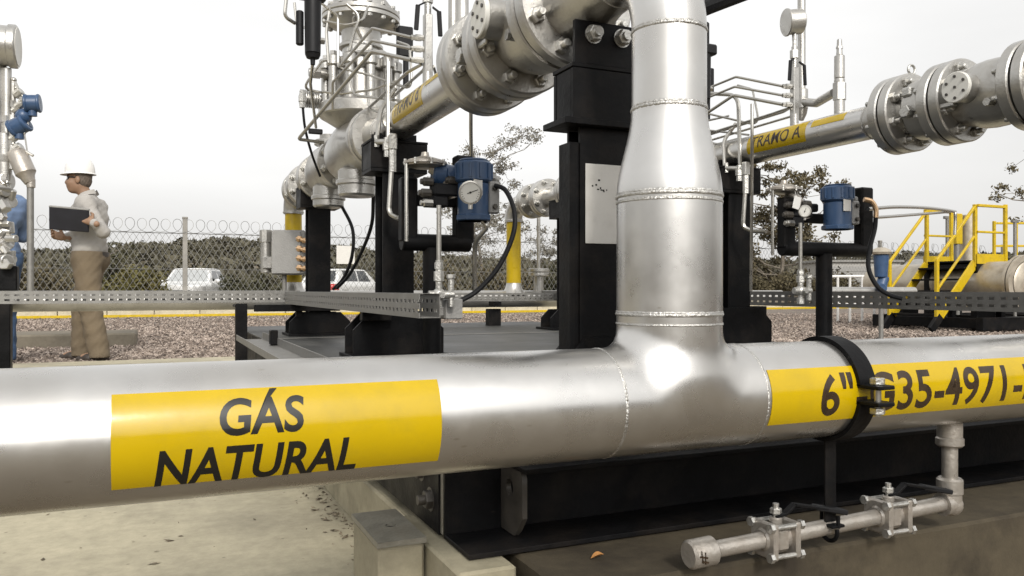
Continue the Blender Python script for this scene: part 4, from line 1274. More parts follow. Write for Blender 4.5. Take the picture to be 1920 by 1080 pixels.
m_.cyl((XB - .1, RY + .05, Z(.775)), (XB - .24, RY + .05, Z(.775)), .02, n=16); part('finned_silencer', m_, M['alu_dull'], t)
m_ = MB(); m_.cyl((XB - .10, RY - .02, Z(.865)), (XB - .215, RY - .02, Z(.865)), .017, n=14); m_.cyl((XB - .17, RY - .02, Z(.865)), (XB - .20, RY - .02, Z(.865)), .022, n=6); part('side_port', m_, M['alu_dull'], t)
m_ = MB(); m_.box((XB - .185, RY, Z(.635)), (.055, .02, .02), .003); part('tag_block', m_, M['black_rubber'], t)
m_ = MB(); m_.cyl((XB - .03, RY - .05, ZT - .09), (XB - .03, RY - .05, ZT - .20), .074, n=32, bev=.008); m_.cyl((XB - .03, RY - .05, ZT - .135), (XB - .03, RY - .05, ZT - .155), .083, n=32, bev=.003); part('bottom_cap', m_, M['alu_dull'], t)
studs(t, 3.63, r=.096)

# --- slam-shut valve behind it
t = run_thing('shut_off_valve', 'silver flanged shut-off valve with round bottom cap between regulator and rear black column', 'valve', (XB, 3.92, ZT - .13), 'shut-off valves',
              'silver flanged shut-off valve seen between the yellow riser and the tall black column')
m_ = MB(); m_.lathe((XB, 3.65, ZT), (0, 1, 0), [(0, .072), (.05, .08), (.12, .10), (.25, .12), (.38, .105), (.46, .08), (.52, .070)], 36); part('valve_body', m_, M['alu_dull'], t)
for (y0, y1) in ((3.6495, 3.683), (4.14, 4.175)):
    m_ = MB(); flange(m_, y0, y1, r=.118); part('flange', m_, M['alu_dull'], t)
m_ = MB(); m_.cyl((XB - .02, 3.86, ZT - .08), (XB - .02, 3.86, ZT - .185), .072, n=28, bev=.008); m_.cyl((XB - .02, 3.86, ZT - .13), (XB - .02, 3.86, ZT - .15), .08, n=28, bev=.003); part('bottom_cap', m_, M['alu_dull'], t)
m_ = MB(); m_.cyl((XB, 3.92, ZT + .05), (XB, 3.92, ZT + .17), .05, n=24); m_.cyl((XB, 3.92, ZT + .12), (XB, 3.92, ZT + .145), .075, n=28, bev=.003); part('bonnet', m_, M['alu_dull'], t)
studs(t, 4.178, r=.096)

# --- outlet pipe: flanges, elbow, yellow riser leg
OY = 5.05
t = run_thing('outlet_pipe', 'silver elbow and yellow banded pipe leg at left behind the grey junction box', 'pipe', (XB, OY, H), 'outlet legs with yellow bands',
              'silver elbow and yellow pipe leg standing under the tall sparse tree')
m_ = MB(); m_.lathe((XB, 4.216, ZT), (0, 1, 0), [(0, .078), (.04, .07), (.09, R4)], 32); m_.cyl((XB, 4.28, ZT), (XB, 4.9, ZT), R4, n=36, caps=False); part('pipe', m_, M['alu_dull'], t)
for (y0, y1, r_) in ((4.181, 4.216, .118), (4.50, 4.53, .118), (4.536, 4.566, .118), (4.70, 4.73, .112), (4.736, 4.766, .112)):
    m_ = MB(); flange(m_, y0, y1, r=r_); part('flange', m_, M['alu_dull'], t)
studs(t, 4.533, r=.096); studs(t, 4.733, r=.092)
m_ = MB(); P = [(XB, 4.88, ZT)]
for i in range(17):
    a_ = PI / 2 * i / 16; P.append((XB, OY - .10 + .10 * math.sin(a_), ZT - .10 + .10 * math.cos(a_)))
P.append((XB, OY, Z(.462))); m_.tube(P, R4 + .002, 32, caps=False); part('elbow', m_, M['alu_dull'], t)
m_ = MB(); m_.torus((XB, 4.895, ZT), (0, 1, 0), R4 + .002, .004, 60, 8, .3, 3); m_.torus((XB, OY, Z(.472)), (0, 0, 1), R4 + .002, .0035, 60, 8, .3, 4); part('weld_bead', m_, M['weld'], t)
m_ = MB(); m_.cyl((XB, OY, Z(.045)), (XB, OY, Z(.47)), .050, n=36, caps=True); part('yellow_leg', m_, M['yellow'], t)
m_ = MB(); m_.lathe((XB, OY, Z(-.035)), (0, 0, 1), [(0, .09), (.02, .075), (.045, .058), (.075, .050), (.085, .0485)], 36); part('branch_fitting', m_, M['alu_dull'], t)

# --- black pipe supports
def hbeam(m_, x, y, z0, z1, w, dp, th=.009):
    for s in (-1, 1): m_.box((x, y + s * (dp / 2 - th / 2), (z0 + z1) / 2), (w, th, z1 - z0), .001)
    m_.box((x, y, (z0 + z1) / 2), (th, dp - 2 * th - .001, z1 - z0), .001)
def gusset(m_, x, y, z, w, h, cut, th=.01):
    m_.prism([(-w / 2, 0), (w / 2, 0), (w / 2, h - cut), (w / 2 - cut, h), (-w / 2 + cut, h), (-w / 2, h - cut)], (x, y, z), (1, 0, 0), (0, 0, 1), (0, th, 0))
def support(label, label_a, x, y, w, dp, capw, cap0, cap1, gw, gh, cut, saddle):
    t = run_thing('pipe_support', label, 'support', (x, y, DZ), 'black pipe supports', label_a)
    m_ = MB(); hbeam(m_, x, y, DZ + .013, cap0 - .013, w, dp); part('column', m_, M['black'], t)
    m_ = MB(); gusset(m_, x, y - dp / 2 - .0115, DZ + .013, gw, gh, cut); gusset(m_, x, y + dp / 2 + .0015, DZ + .013, gw, gh, cut); part('gusset', m_, M['black'], t)
    m_ = MB(); m_.box((x, y, DZ + .0065), (gw + .02, dp + .12, .012), .001); part('base_plate', m_, M['black'], t)
    m_ = MB(); m_.box((x, y, cap0 - .006), (capw + (.04 if saddle == 'bracket' else .0), dp + (.04 if saddle == 'bracket' else .024), .012), .001)
    m_.box((x, y - dp / 2 - .008, (cap0 + cap1) / 2), (capw, .010, cap1 - cap0 - .001), .001); m_.box((x, y + dp / 2 + .008, (cap0 + cap1) / 2), (capw, .010, cap1 - cap0 - .001), .001)
    m_.box((x - capw / 2 + .006, y, (cap0 + cap1) / 2), (.010, dp + .004, cap1 - cap0 - .001), .001); m_.box((x + capw / 2 - .006, y, (cap0 + cap1) / 2), (.010, dp + .004, cap1 - cap0 - .001), .001)
    m_.box((x, y, cap1 + .0045), (capw + .004, dp + .027, .008), .001)
    part('head', m_, M['black'], t)
    if saddle == 'bracket':
        m_ = MB(); m_.box((x, y - dp / 2 - .004, cap1 + .05), (capw * .93, .010, .082), .001); part('bracket_plate', m_, M['black'], t)
        for dx in (-.045, .018):
            b = MB(); b.cyl((x + dx, y - dp / 2 - .026, cap1 + .066), (x + dx, y - dp / 2 - .012, cap1 + .066), .0155, n=6, bev=.002); b.cyl((x + dx, y - dp / 2 - .012, cap1 + .066), (x + dx, y - dp / 2 - .0095, cap1 + .066), .018, n=20); b.cyl((x + dx, y - dp / 2 - .034, cap1 + .066), (x + dx, y - dp / 2 - .02, cap1 + .066), .009, n=12)
            part('bracket_bolt', b, M['bolt'], t)
    else:
        m_ = MB(); z1 = cap1 + .009; n_ = 18; vs = []
        pol = [(-.075, 0), (.075, 0), (.075, ZT - z1 - .03)] + [(R4 * 1.03 * math.sin(q), (ZT - z1) - R4 * 1.03 * math.cos(q)) for q in np.linspace(1.0, -1.0, 11)] + [(-.075, ZT - z1 - .03)]
        if ZT - z1 > .035:
            m_.prism(pol, (x, y - .02, z1), (1, 0, 0), (0, 0, 1), (0, .010, 0)); m_.prism(pol, (x, y + .02, z1), (1, 0, 0), (0, 0, 1), (0, .010, 0))
            part('saddle', m_, M['black'], t)
    return t
fs_ = support('tall black steel support with a white patch, right behind the silver riser', 'black steel support under the front flanges of the right-hand run, outside the picture', XB + .03, 1.372, .135, .055, .180, Z(.322), Z(.418), .22, .13, .05, 'bracket')
m_ = MB(); m_.box((XB + .032, 1.372 - .0275 - .0012, Z(.164)), (.118, .0018, .152), .0004); part('white_patch', m_, M['offwhite'], fs_)
m_ = MB()
for k in range(9):
    m_.box((XB + .0 + random.uniform(-.015, .02), 1.372 - .0275 - .0024, Z(.20 + random.uniform(-.012, .012))), (random.uniform(.002, .005), .0006, random.uniform(.0015, .004)), .0001)
part('paint_speck', m_, M['ink'], fs_)
m_ = MB(); m_.box((XB - .0475, 1.372, Z(.06)), (.020, .046, .44), .001); part('side_strip', m_, M['black'], fs_)
support('black steel support with wide base under the TRAMO B pipe, left of the blue transmitter', 'black steel support just right of the silver riser, under the TRAMO A pipe', XB - .005, 2.76, .110, .11, .20, Z(.415), Z(.505), .32, .145, .06, 'none')
support('farthest black steel support, standing behind the grey junction box', 'rear black support of the right-hand run, hidden behind the tall column', XB + .0, 4.24, .110, .11, .20, Z(.43), Z(.52), .31, .105, .05, 'none')

# --- copies for the right-hand run
for t, lab in RUN:
    c = copy_tree(t, None, (DX, 0, 0)); c['label'] = lab
    if t.name == 'run_pipe':
        for ch in c.children:
            if ch.name.startswith('sticker'):
                for g in ch.children:
                    mb_ = text_on(fr, 'TRAMO A', -2.575, -2.305, rad(-8), rad(38), R4 + .0009, .012, .08, 1.05)
                    g.data = mesh_of('lettering', mb_, M['ink_brown'], ORG[rp.name])

# ================================================================== TRAYS, OUTLET HEADER, STANDS
def tray(label, a, b, w, h, side, pitch=.039, hole=(.021, .009)):
    """perforated channel from a to b (top edge level), open at the top; real slots in both walls"""
    a = Vector(a); b = Vector(b); t = thing('cable_tray', label, 'cable tray', (a + b) / 2 - Vector((0, 0, h)))
    d = (b - a).normalized(); L = (b - a).length; s = d.cross(Vector((0, 0, 1))) * side
    rot = Matrix((d, s, Vector((0, 0, 1)))).transposed()
    if rot.determinant() < 0: rot = Matrix((d, -s, Vector((0, 0, 1)))).transposed()
    zs = [0, .30 * h - hole[1] / 2, .30 * h + hole[1] / 2, .70 * h - hole[1] / 2, .70 * h + hole[1] / 2, h]
    def wall(off, ph):
        m_ = MB()
        for k in (0, 2, 4): m_.box(a + s * off + d * (L / 2) + Vector((0, 0, -h + (zs[k] + zs[k + 1]) / 2)), (L, .0022, zs[k + 1] - zs[k]), .0002, rot)
        n_ = int(L / pitch)
        for k in (1, 3):
            for i in range(n_ + 1):
                u0 = (i + ph) * pitch - (pitch - hole[0]); u1 = min((i + ph) * pitch, L); u0 = max(u0, 0) if i else 0
                if u1 - u0 > .002: m_.box(a + s * off + d * ((u0 + u1) / 2) + Vector((0, 0, -h + (zs[k] + zs[k + 1]) / 2)), (u1 - u0, .0022, zs[k + 1] - zs[k]), .0002, rot)
        return m_
    part('side_wall', wall(0, 0), M['galv'], t); part('side_wall', wall(w, .5), M['galv'], t)
    m_ = MB(); m_.box(a + s * (w / 2) + d * (L / 2) + Vector((0, 0, -h + .0012)), (L, w - .003, .002), .0003, rot); part('base', m_, M['galv'], t)
    m_ = MB()
    for o_, sg in ((.0055, 1), (w - .0055, -1)): m_.box(a + s * o_ + d * (L / 2) + Vector((0, 0, .0012)), (L, .012, .002), .0003, rot)
    part('lip', m_, M['galv'], t)
    return t
TZ = H - .012
tray('grey perforated cable tray receding from the black supports to the left tray', (.622, 1.99, TZ), (.622, 4.33, TZ), .055, .062, 1)
tray('grey perforated cable tray running across the left in front of the man with the tablet', (-2.7, 4.335, TZ + .004), (.70, 4.335, TZ + .004), .055, .058, -1)
tray('grey perforated cable tray at right in front of the yellow stairs', (2.44, .9, TZ + .002), (2.44, 5.0, TZ + .002), .055, .060, 1)
tray('grey perforated cable tray at the back in front of the yellow riser', (.72, 4.80, TZ - .012), (2.46, 4.80, TZ - .012), .05, .05, -1)
def stub(label, boxes, name='tray_bracket', cat='bracket'):
    t = thing(name, label, cat, boxes[0][0], 'black tray brackets'); 
    for nm, (c, s) in zip(('post', 'arm', 'foot'), boxes):
        m_ = MB(); m_.box(c, s, .002); part(nm, m_, M['black'], t)
stub('thin black post holding the left cable tray at the skid corner', [((.395, 4.24, .36), (.055, .05, .40)), ((.395, 4.30, TZ - .070), (.06, .14, .012))])
stub('short black post with cross arm under the right cable tray', [((2.50, 2.88, .45), (.060, .05, .105)), ((2.40, 2.90, TZ - .092), (.27, .06, .058))])
stub('short black post under the rear cable tray near the yellow riser', [((2.02, 4.86, .45), (.085, .06, .11)), ((2.02, 4.83, TZ - .080), (.05, .1, .030))])
stub('black arm under the far end of the receding cable tray', [((.67, 4.19, .52), (.03, .04, .06)), ((.66, 4.165, TZ - .080), (.42, .05, .034))])
stub('black arm from the middle support to the receding cable tray', [((.69, 2.69, .54), (.02, .02, .03)), ((.68, 2.668, TZ - .078), (.10, .04, .030))])

oh = thing('outlet_header', 'long silver outlet pipe lying along the back of the skid behind the trays', 'pipe', (.8, 5.05, H - .12))
m_ = MB(); m_.cyl((-2.9, 5.05, H - .063), (4.6, 5.05, H - .063), .057, n=40); part('pipe', m_, M['alu_dull'], oh)
for x in (-1.8, 1.5, 3.4):
    m_ = MB(); m_.box((x, 5.05, (H - .12) / 2 - .01), (.07, .07, H - .11), .003); part('leg', m_, M['black'], oh)
bp = thing('bleed_valve', 'small silver flanged valve on the rear header right of the yellow riser', 'valve', (2.44, 5.05, H - .01))
m_ = MB(); m_.cyl((2.44, 5.05, H - .02), (2.44, 5.05, H + .09), .034, n=24); m_.cyl((2.44, 5.05, H + .095), (2.44, 5.05, H + .118), .07, n=28, bev=.003); m_.cyl((2.44, 5.05, H + .123), (2.44, 5.05, H + .146), .07, n=28, bev=.003)
part('valve_body', m_, M['alu_dull'], bp)
m_ = MB(); m_.cyl((2.44, 5.05, H + .14), (2.44, 5.05, ZT - .05), .013, n=14); part('riser_tube', m_, M['alu_dull'], bp)
m_ = MB(); m_.tube([(2.60, 5.0, H - .02), (2.60, 5.0, H + .28), (2.66, 4.95, H + .42), (2.62, 4.9, ZT - .02)], .017, 12, bend=.08); m_.cyl((2.60, 5.0, H + .1), (2.60, 5.0, H + .16), .03, n=8); part('drain_leg', m_, M['alu_dull'], bp)
m_ = MB(); m_.bar((2.50, 4.97, H + .50), (2.62, 4.97, H + .50), .012, .010); m_.cyl((2.56, 4.97, H + .42), (2.56, 4.97, H + .50), .006, n=8); part('tee_handle', m_, M['black'], bp)

# ------------------------------------------------------------------ instrument stands
def stand(label, pc, x0, x1, y, zb, zl, zr, wr, rb=.027):
    t = thing('instrument_stand', label, 'stand', (pc[0], pc[1], DZ), 'black instrument stands')
    m_ = MB(); m_.cyl((pc[0], pc[1], DZ + .010), (pc[0], pc[1], zb - rb * .6), .029, n=24); part('post', m_, M['black'], t)
    m_ = MB(); m_.cyl((pc[0], pc[1], DZ), (pc[0], pc[1], DZ + .010), .075, n=28, bev=.002); part('foot_plate', m_, M['black'], t)
    m_ = MB(); m_.cyl((x0 - .022, y, zb), (x1 + .022, y, zb), rb, n=24, bev=.003); part('crossbar', m_, M['black'], t)
    m_ = MB(); m_.box((x0, y, (zb + zl) / 2), (.052, .046, zl - zb), .006); part('upright', m_, M['black'], t)
    m_ = MB(); m_.box((x1, y, (zb + zr) / 2), (wr, .046, zr - zb), .006); part('upright', m_, M['black'], t)
    m_ = MB(); m_.box(((x0 + x1) / 2, y + .0, zl - .07), (x1 - x0 - .05, .03, .035), .004); part('back_bar', m_, M['black'], t)
    return t
stand('black U-shaped instrument stand below the TRAMO B pipe, left of centre', (.80, 2.43), .722, .905, 2.43, H + .148, H + .35, H + .428, .062)
stand('black U-shaped instrument stand on a single post at right, below the TRAMO A pipe', (2.255, 2.25), 2.076, 2.452, 2.25, H + .148, H + .33, H + .385, .06)

def transmitter(label, c, r, h, side, tagw):
    """blue two-part electronics housing with a grey flange block"""
    c = Vector(c); t = thing('pressure_transmitter', label, 'transmitter', c - Vector((0, 0, h / 2)), 'blue pressure transmitters')
    m_ = MB(); m_.cyl(c - Vector((0, 0, h * .5)), c + Vector((0, 0, h * .12)), r * .86, n=32, bev=.004); m_.cyl(c - Vector((0, 0, h * .5)), c - Vector((0, 0, h * .40)), r * .98, n=8, bev=.003)
    part('sensor_body', m_, M['blue'], t)
    m_ = MB(); m_.cyl(c + Vector((0, 0, h * .12)), c + Vector((0, 0, h * .46)), r, n=32, bev=.006)
    for k in range(12):
        a_ = 2 * PI * k / 12; m_.box(c + Vector((math.cos(a_) * r, math.sin(a_) * r, h * .30)), (.007, .007, h * .24), .001, Matrix.Rotation(a_, 3, 'Z'))
    m_.cyl(c + Vector((0, 0, h * .46)), c + Vector((0, 0, h * .50)), r * .86, r * .8, n=32, bev=.003)
    part('housing_cover', m_, M['blue'], t)
    b = c + Vector((side * r * .2, r * .9, h * .22)); m_ = MB(); m_.cyl(b, b + Vector((side * r * 1.5, r * .25, h * .06)), r * .62, n=28, bev=.005); m_.cyl(b + Vector((side * r * 1.0, r * .17, h * .04)), b + Vector((side * r * 1.75, r * .3, h * .07)), r * .72, n=28, bev=.005)
    part('terminal_housing', m_, M['blue'], t)
    m_ = MB(); m_.box(c + Vector((r * .95, -r * .42, -h * .12)), (r * .62, r * .5, h * .52), .004); part('flange_block', m_, M['grey_box'], t)
    for k in range(2):
        m_ = MB(); p = c + Vector((r * .95, -r * .68, -h * .12 + (k - .5) * h * .3)); m_.cyl(p, p + Vector((0, -.010, 0)), .008, n=6, bev=.001); part('flange_bolt', m_, M['black_worn'], t)
    m_ = MB(); p = c + Vector((-.1 * r, -r * .9, h * .02)); m_.box(p, (r * tagw, .004, h * .26), .001); part('name_plate', m_, M['offwhite'], t)
    m_ = MB(); p = c + Vector((r * .9, 0, h * .2)); m_.cyl(p, p + Vector((.03, -.012, -.004)), .013, n=14, bev=.002); m_.cyl(p + Vector((.012, -.004, 0)), p + Vector((.02, -.007, 0)), .017, n=6); part('cable_gland', m_, M['grey_box'], t)
    return c
def gauge(label, c, r, nrm, needle=.4):
    c = Vector(c); n_ = Vector(nrm).normalized(); t = thing('dial_gauge', label, 'gauge', c, 'small dial gauges')
    a, e1, e2 = basis(n_)
    m_ = MB(); m_.cyl(c - n_ * r * .45, c + n_ * r * .35, r, n=32, bev=r * .1)
    m_.lathe(c + n_ * r * .30, n_, [(0, r * 1.06), (r * .16, r * 1.06), (r * .18, r * .92), (r * .06, r * .9)], 32); part('case', m_, M['steel'], t)
    m_ = MB(); m_.cyl(c + n_ * r * .35, c + n_ * r * .40, r * .9, n=32); d = part('dial', m_, M['dial'], t)
    up = Vector((0, 0, 1)); rt = up.cross(n_).normalized(); dr_ = (rt * math.cos(needle) + up * math.sin(needle))
    m_ = MB(); m_.bar(c + n_ * r * .43 - dr_ * r * .3, c + n_ * r * .43 + dr_ * r * .72, r * .07, r * .03, up=n_); m_.cyl(c + n_ * r * .40, c + n_ * r * .46, r * .1, n=12); part('needle', m_, M['ink'], d)
    m_ = MB()
    for k in range(19):
        q = -.75 + k * (PI + 1.5) / 18; dd = rt * math.cos(q) + up * math.sin(q); m_.bar(c + n_ * r * .405 + dd * r * .70, c + n_ * r * .405 + dd * r * .82, r * .035, r * .012, up=n_)
    part('scale_marks', m_, M['ink'], d, kind='stuff')
    m_ = MB(); m_.cyl(c - up * r * 1.5, c - up * r * .8, r * .22, n=12); part('stem', m_, M['steel'], t)
VD = lambda c: (Vector((0, 0, H)) - Vector(c)).normalized()
cB = transmitter('large blue pressure transmitter beside a round dial, left of the tall black column', Wd(888, 357, 2.44), .056, .186, -1, .5)
cA = transmitter('blue pressure transmitter with white plate on the right stand', Wd(1570, 389, 2.86), .055, .160, 1, .62)
g = Wd(882, 361, 2.28); gauge('round white dial gauge in front of the large blue transmitter', g, .0315, VD(g), .35)
g = Wd(1509, 396, 2.78); gauge('little white dial gauge left of the transmitter on the right stand', g, .0205, VD(g), 1.2)

def pilot_regulator(label, c, r, drop, tagged):
    """round flat diaphragm pan above a black valve manifold"""
    c = Vector(c); t = thing('diaphragm_regulator', label, 'regulator', c - Vector((0, 0, drop)), 'flat diaphragm regulators')
    m_ = MB(); m_.lathe(c, (0, 0, 1), [(-.012, 0), (-.012, r * .55), (-.006, r * .86), (-.001, r * .88), (-.001, r), (.006, r), (.006, r * .88), (.012, r * .8), (.02, r * .4), (.024, r * .2), (.036, r * .16), (.037, 0)], 36)
    part('diaphragm_pan', m_, M['prim'], t)
    sc_ = MB(); sc_.cyl((0, 0, -.006), (0, 0, .012), .0045, n=6); sm = mesh_of('pan_bolt', sc_, M['bolt'])
    for k in range(8):
        a_ = 2 * PI * k / 8; place('pan_bolt', sm, t, Matrix.Translation(c + Vector((math.cos(a_) * r * .94, math.sin(a_) * r * .94, 0))))
    m_ = MB(); m_.tube([c + Vector((r * .3, 0, -.008)), c + Vector((r * .7, -.01, -.028)), c + Vector((r * 1.15, -.02, -.07)), c + Vector((r * 1.3, -.02, -.10))], .019, 14, bend=.03, rr=None); part('yoke', m_, M['prim'], t)
    m_ = MB(); q = c + Vector((r * .85, -.02, -drop * .72)); m_.box(q, (.085, .05, .038), .006); m_.box(q + Vector((-.02, 0, -.035)), (.05, .045, .035), .006); m_.box(q + Vector((.05, 0, .018)), (.05, .04, .03), .006)
    part('manifold_block', m_, M['black_rubber'], t)
    for (dx, dz) in ((-.058, .022), (-.064, -.012), (-.058, -.042), (.02, .03)):
        m_ = MB(); p = q + Vector((dx, -.014, dz)); m_.cyl(p - Vector((.016, 0, 0)), p + Vector((.016, 0, 0)), .0135, n=8, bev=.003); m_.cyl(p + Vector((-.024, 0, 0)), p + Vector((-.014, 0, 0)), .009, n=10, bev=.002); part('knob', m_, M['steel'] if dz < -.03 else M['black_worn'], t)
    if tagged:
        m_ = MB(); m_.box(c + Vector((r * .1, -r * .9, -.05)), (.032, .002, .045), .0006, Matrix.Rotation(.25, 3, 'Y')); m_.bar(c + Vector((r * .05, -r * .9, -.028)), c + Vector((0, -r * .85, -.006)), .002, .002); part('tag', m_, M['white'], t)
    m_ = MB(); p = c + Vector((-r * .9, -.005, 0)); m_.cyl(p, p - Vector((0, 0, .235)), .0058, n=10); part('rod', m_, M['steel'], t)
    return t
pilot_regulator('flat round silver diaphragm regulator above a black manifold, left stand', Wd(797, 308, 2.44), .066, .11, False)
pilot_regulator('flat round silver diaphragm regulator with a white tag, right stand', Wd(1470, 357, 2.90), .063, .11, True)

def valve_string(label, px, y_top, y_bot, d, hs):
    a = Wd(px, y_top, d); b = Wd(px, y_bot, d); t = thing('sensing_line', label, 'tube', b, 'vertical sensing lines')
    f0 = Wd(px, hs, d); h_ = f0.z - b.z
    m_ = MB(); m_.cyl(f0, a, .0068, n=12); part('tube', m_, M['steel'], t)
    m_ = MB()
    m_.cyl(b, b + Vector((0, 0, h_ * .16)), .013, n=6, bev=.001); m_.cyl(b + Vector((0, 0, h_ * .16)), b + Vector((0, 0, h_)), .0095, n=12)
    m_.cyl(b + Vector((0, 0, h_ * .62)), b + Vector((0, 0, h_ * .80)), .0145, n=6, bev=.001); m_.cyl(b + Vector((0, 0, h_ * .84)), b + Vector((0, 0, h_ * .96)), .0125, n=6, bev=.001)
    part('fitting', m_, M['bolt'], t)
    m_ = MB(); c = b + Vector((0, 0, h_ * .38)); m_.ball(c, .019, 14); m_.cyl(c - Vector((.03, 0, 0)), c + Vector((.042, -.004, 0)), .0115, n=12, bev=.001); m_.cyl(c + Vector((.034, -.004, -.034)), c + Vector((.034, -.004, .044)), .0085, n=10, bev=.001); m_.cyl(c + Vector((.034, -.004, .044)), c + Vector((.034, -.004, .056)), .0125, n=6, bev=.001); m_.cyl(c - Vector((0, .03, 0)), c + Vector((0, .03, 0)), .009, n=10)
    part('needle_valve', m_, M['bolt'], t)
valve_string('thin steel sensing line with needle valve at the near end of the receding tray', 823, 385, 592, 2.22, 488)
valve_string('thin steel sensing line with needle valve in front of the right instrument stand', 1501, 418, 570, 2.80, 505)
jb = Wd(846, 579, 2.28); m_ = MB(); m_.box(jb, (.054, .045, .058), .004); m_.box(jb + Vector((0, -.0235, 0)), (.05, .003, .054), .001)
solo('junction_box', m_, M['grey_box'], 'tiny grey junction box at the near end of the receding cable tray', 'junction box', jb - Vector((0, 0, .029)))
def cable(label, pts, r=.008, matl='black_rubber', name='cable', cat='cable'):
    P = [Wd(*p) for p in pts]; m_ = MB(); m_.tube(spline(P, 8), r, 10)
    return solo(name, m_, M[matl], label, cat, P[-1])
cable('thick black cable looping from the large blue transmitter down to the tray', [(928, 348, 2.42), (948, 357, 2.40), (964, 395, 2.36), (962, 440, 2.34), (935, 500, 2.32), (895, 545, 2.30), (860, 565, 2.28)], .0072)
cable('thin black cable hanging from the shut-off valve bottom cap', [(622, 348, 3.9), (640, 385, 3.85), (661, 430, 3.8), (660, 480, 3.8), (645, 520, 3.85), (625, 542, 3.9)], .008)
cable('thin black cable hanging from the regulator beside the middle black support', [(703, 335, 3.3), (700, 372, 3.3), (697, 420, 3.35), (680, 468, 3.5), (655, 515, 3.7), (632, 540, 3.85)], .0075)
cable('black cable dropping from the right transmitter to the right tray', [(1642, 405, 2.9), (1640, 430, 2.9), (1630, 470, 2.88), (1629, 505, 2.86), (1645, 537, 2.84), (1668, 553, 2.82), (1692, 560, 2.80)], .008)
cable('black cable running down the left side of the pressure regulator', [(567, 190, 3.1), (572, 240, 3.12), (585, 290, 3.2), (600, 330, 3.4)], .005)
cable('brass coloured flexible elbow at the right transmitter', [(1620, 374, 2.9), (1634, 378, 2.9), (1642, 392, 2.9), (1642, 408, 2.9)], .009, 'copper', 'conduit_elbow', 'conduit')
cable('upper thin steel tube running right from the right stand', [(1628, 392, 2.92), (1680, 388, 3.1), (1740, 390, 3.4), (1786, 396, 3.7), (1791, 402, 3.72), (1790, 440, 3.72)], .007, 'steel', 'steel_tube', 'tube')
cable('lower thin steel tube running right from the right stand', [(1640, 408, 2.92), (1668, 406, 3.0), (1720, 402, 3.3), (1782, 397, 3.72)], .006, 'steel', 'steel_tube', 'tube')
cable('flexible silver conduit drooping under the large blue transmitter', [(905, 414, 2.45), (912, 425, 2.45), (905, 436, 2.46), (893, 452, 2.48), (890, 480, 2.5), (890, 545, 2.52)], .0075, 'steel', 'conduit', 'conduit')
cable('thin grey vent tube standing between the nearer flanges and the blue transmitter', [(884, 300, 2.7), (883, 250, 2.66), (883, 205, 2.62), (883, 150, 2.6)], .0062, 'steel', 'vent_tube', 'tube')
cable('thin grey vertical tube passing the sticker end on the right-hand run', [(1410, 195, 3.0), (1410, 260, 3.0), (1410, 340, 3.05), (1408, 546, 3.1)], .006, 'steel', 'steel_tube', 'tube')
cable('black pipe crossing the sky at the top, right of the riser', [(1290, 28, 1.9), (1340, 8, 1.93), (1420, -22, 1.98), (1600, -90, 2.1)], .019, 'black', 'black_pipe', 'pipe')

# grey terminal box with brass glands on the yellow leg
c = Wd(543, 474, 4.78); bx = thing('terminal_box', 'grey metal terminal box with four brass cable glands at the yellow pipe leg', 'junction box', c - Vector((0, 0, .13)))
rz = Matrix.Rotation(-.25, 3, 'Z')
m_ = MB(); m_.box(c, (.19, .13, .262), .008, rz); part('box', m_, M['grey_box'], bx)
m_ = MB(); m_.box(c + rz @ Vector((-.012, -.07, 0)), (.165, .012, .25), .004, rz); part('door', m_, M['grey_box'], bx)
gm = MB(); gm.cyl((0, 0, 0), (0, .085, 0), .0135, n=10, bev=.002); gm.cyl((0, .012, 0), (0, .034, 0), .020, n=6, bev=.002); gm.cyl((0, .05, 0), (0, .062, 0), .018, n=6, bev=.002)
gme = mesh_of('cable_gland', gm, M['copper'])
for k in range(4):
    p = c + rz @ Vector((.042, -.062, .085 - k * .058)); place('cable_gland', gme, bx, frame_to(p, Vector((.75, -.55, -.28 + .06 * k))))
m_ = MB(); m_.cyl(c + Vector((-.13, .05, -.12)), c + Vector((-.13, .05, .12)), .03, n=16, bev=.004); m_.cyl(c + Vector((-.13, .05, .06)), c + Vector((-.13, .05, .135)), .036, n=8, bev=.003); m_.box(c + Vector((-.125, .03, -.06)), (.06, .06, .07), .005)
part('valve_actuator', m_, M['alu_dull'], bx)
m_ = MB(); m_.cyl(c + Vector((-.03, 0, -.13)), c + Vector((-.03, 0, -.235)), .014, n=10); part('conduit', m_, M['galv'], bx)

# ------------------------------------------------------------------ regulator station cut off by the left edge
D = 4.2
q = lambda px, py, dd=0: Wd(px, py, D + dd)
ls = thing('regulator_station', 'silver regulator station with blue transmitters cut off by the left edge', 'regulator', Wd(5, 575, D))
m_ = MB(); ax = (CA, -SA, 0)
B_ = q(31, 88); A_ = B_ - Vector((CA * .927 + SA * .375, -SA * .927 + CA * .375, .0)) * .26
m_.cyl(A_, B_, .103, .103, n=40, bev=.006); m_.cyl(B_ - (B_ - A_).normalized() * .035, B_ + (B_ - A_).normalized() * .006, .112, n=40, bev=.006); part('actuator_drum', m_, M['alu_dull'], ls)
m_ = MB(); e = (B_ - A_).normalized(); m_.cyl(B_ + e * .005, B_ + e * .010, .100, n=40, bev=.002); part('drum_cover', m_, M['dial'], ls)
for (px, y0, y1, r) in ((0, 118, 330, .030), (13, 128, 320, .022), (25, 150, 240, .012), (-12, 100, 560, .06), (9, 250, 345, .034), (22, 215, 318, .014)):
    m_ = MB(); m_.cyl(q(px, y1), q(px, y0), r, n=20, bev=.003); m_.cyl(q(px, (y0 + y1) / 2 + 6), q(px, (y0 + y1) / 2 - 6), r * 1.25, n=6); part('column', m_, M['alu_dull'], ls)
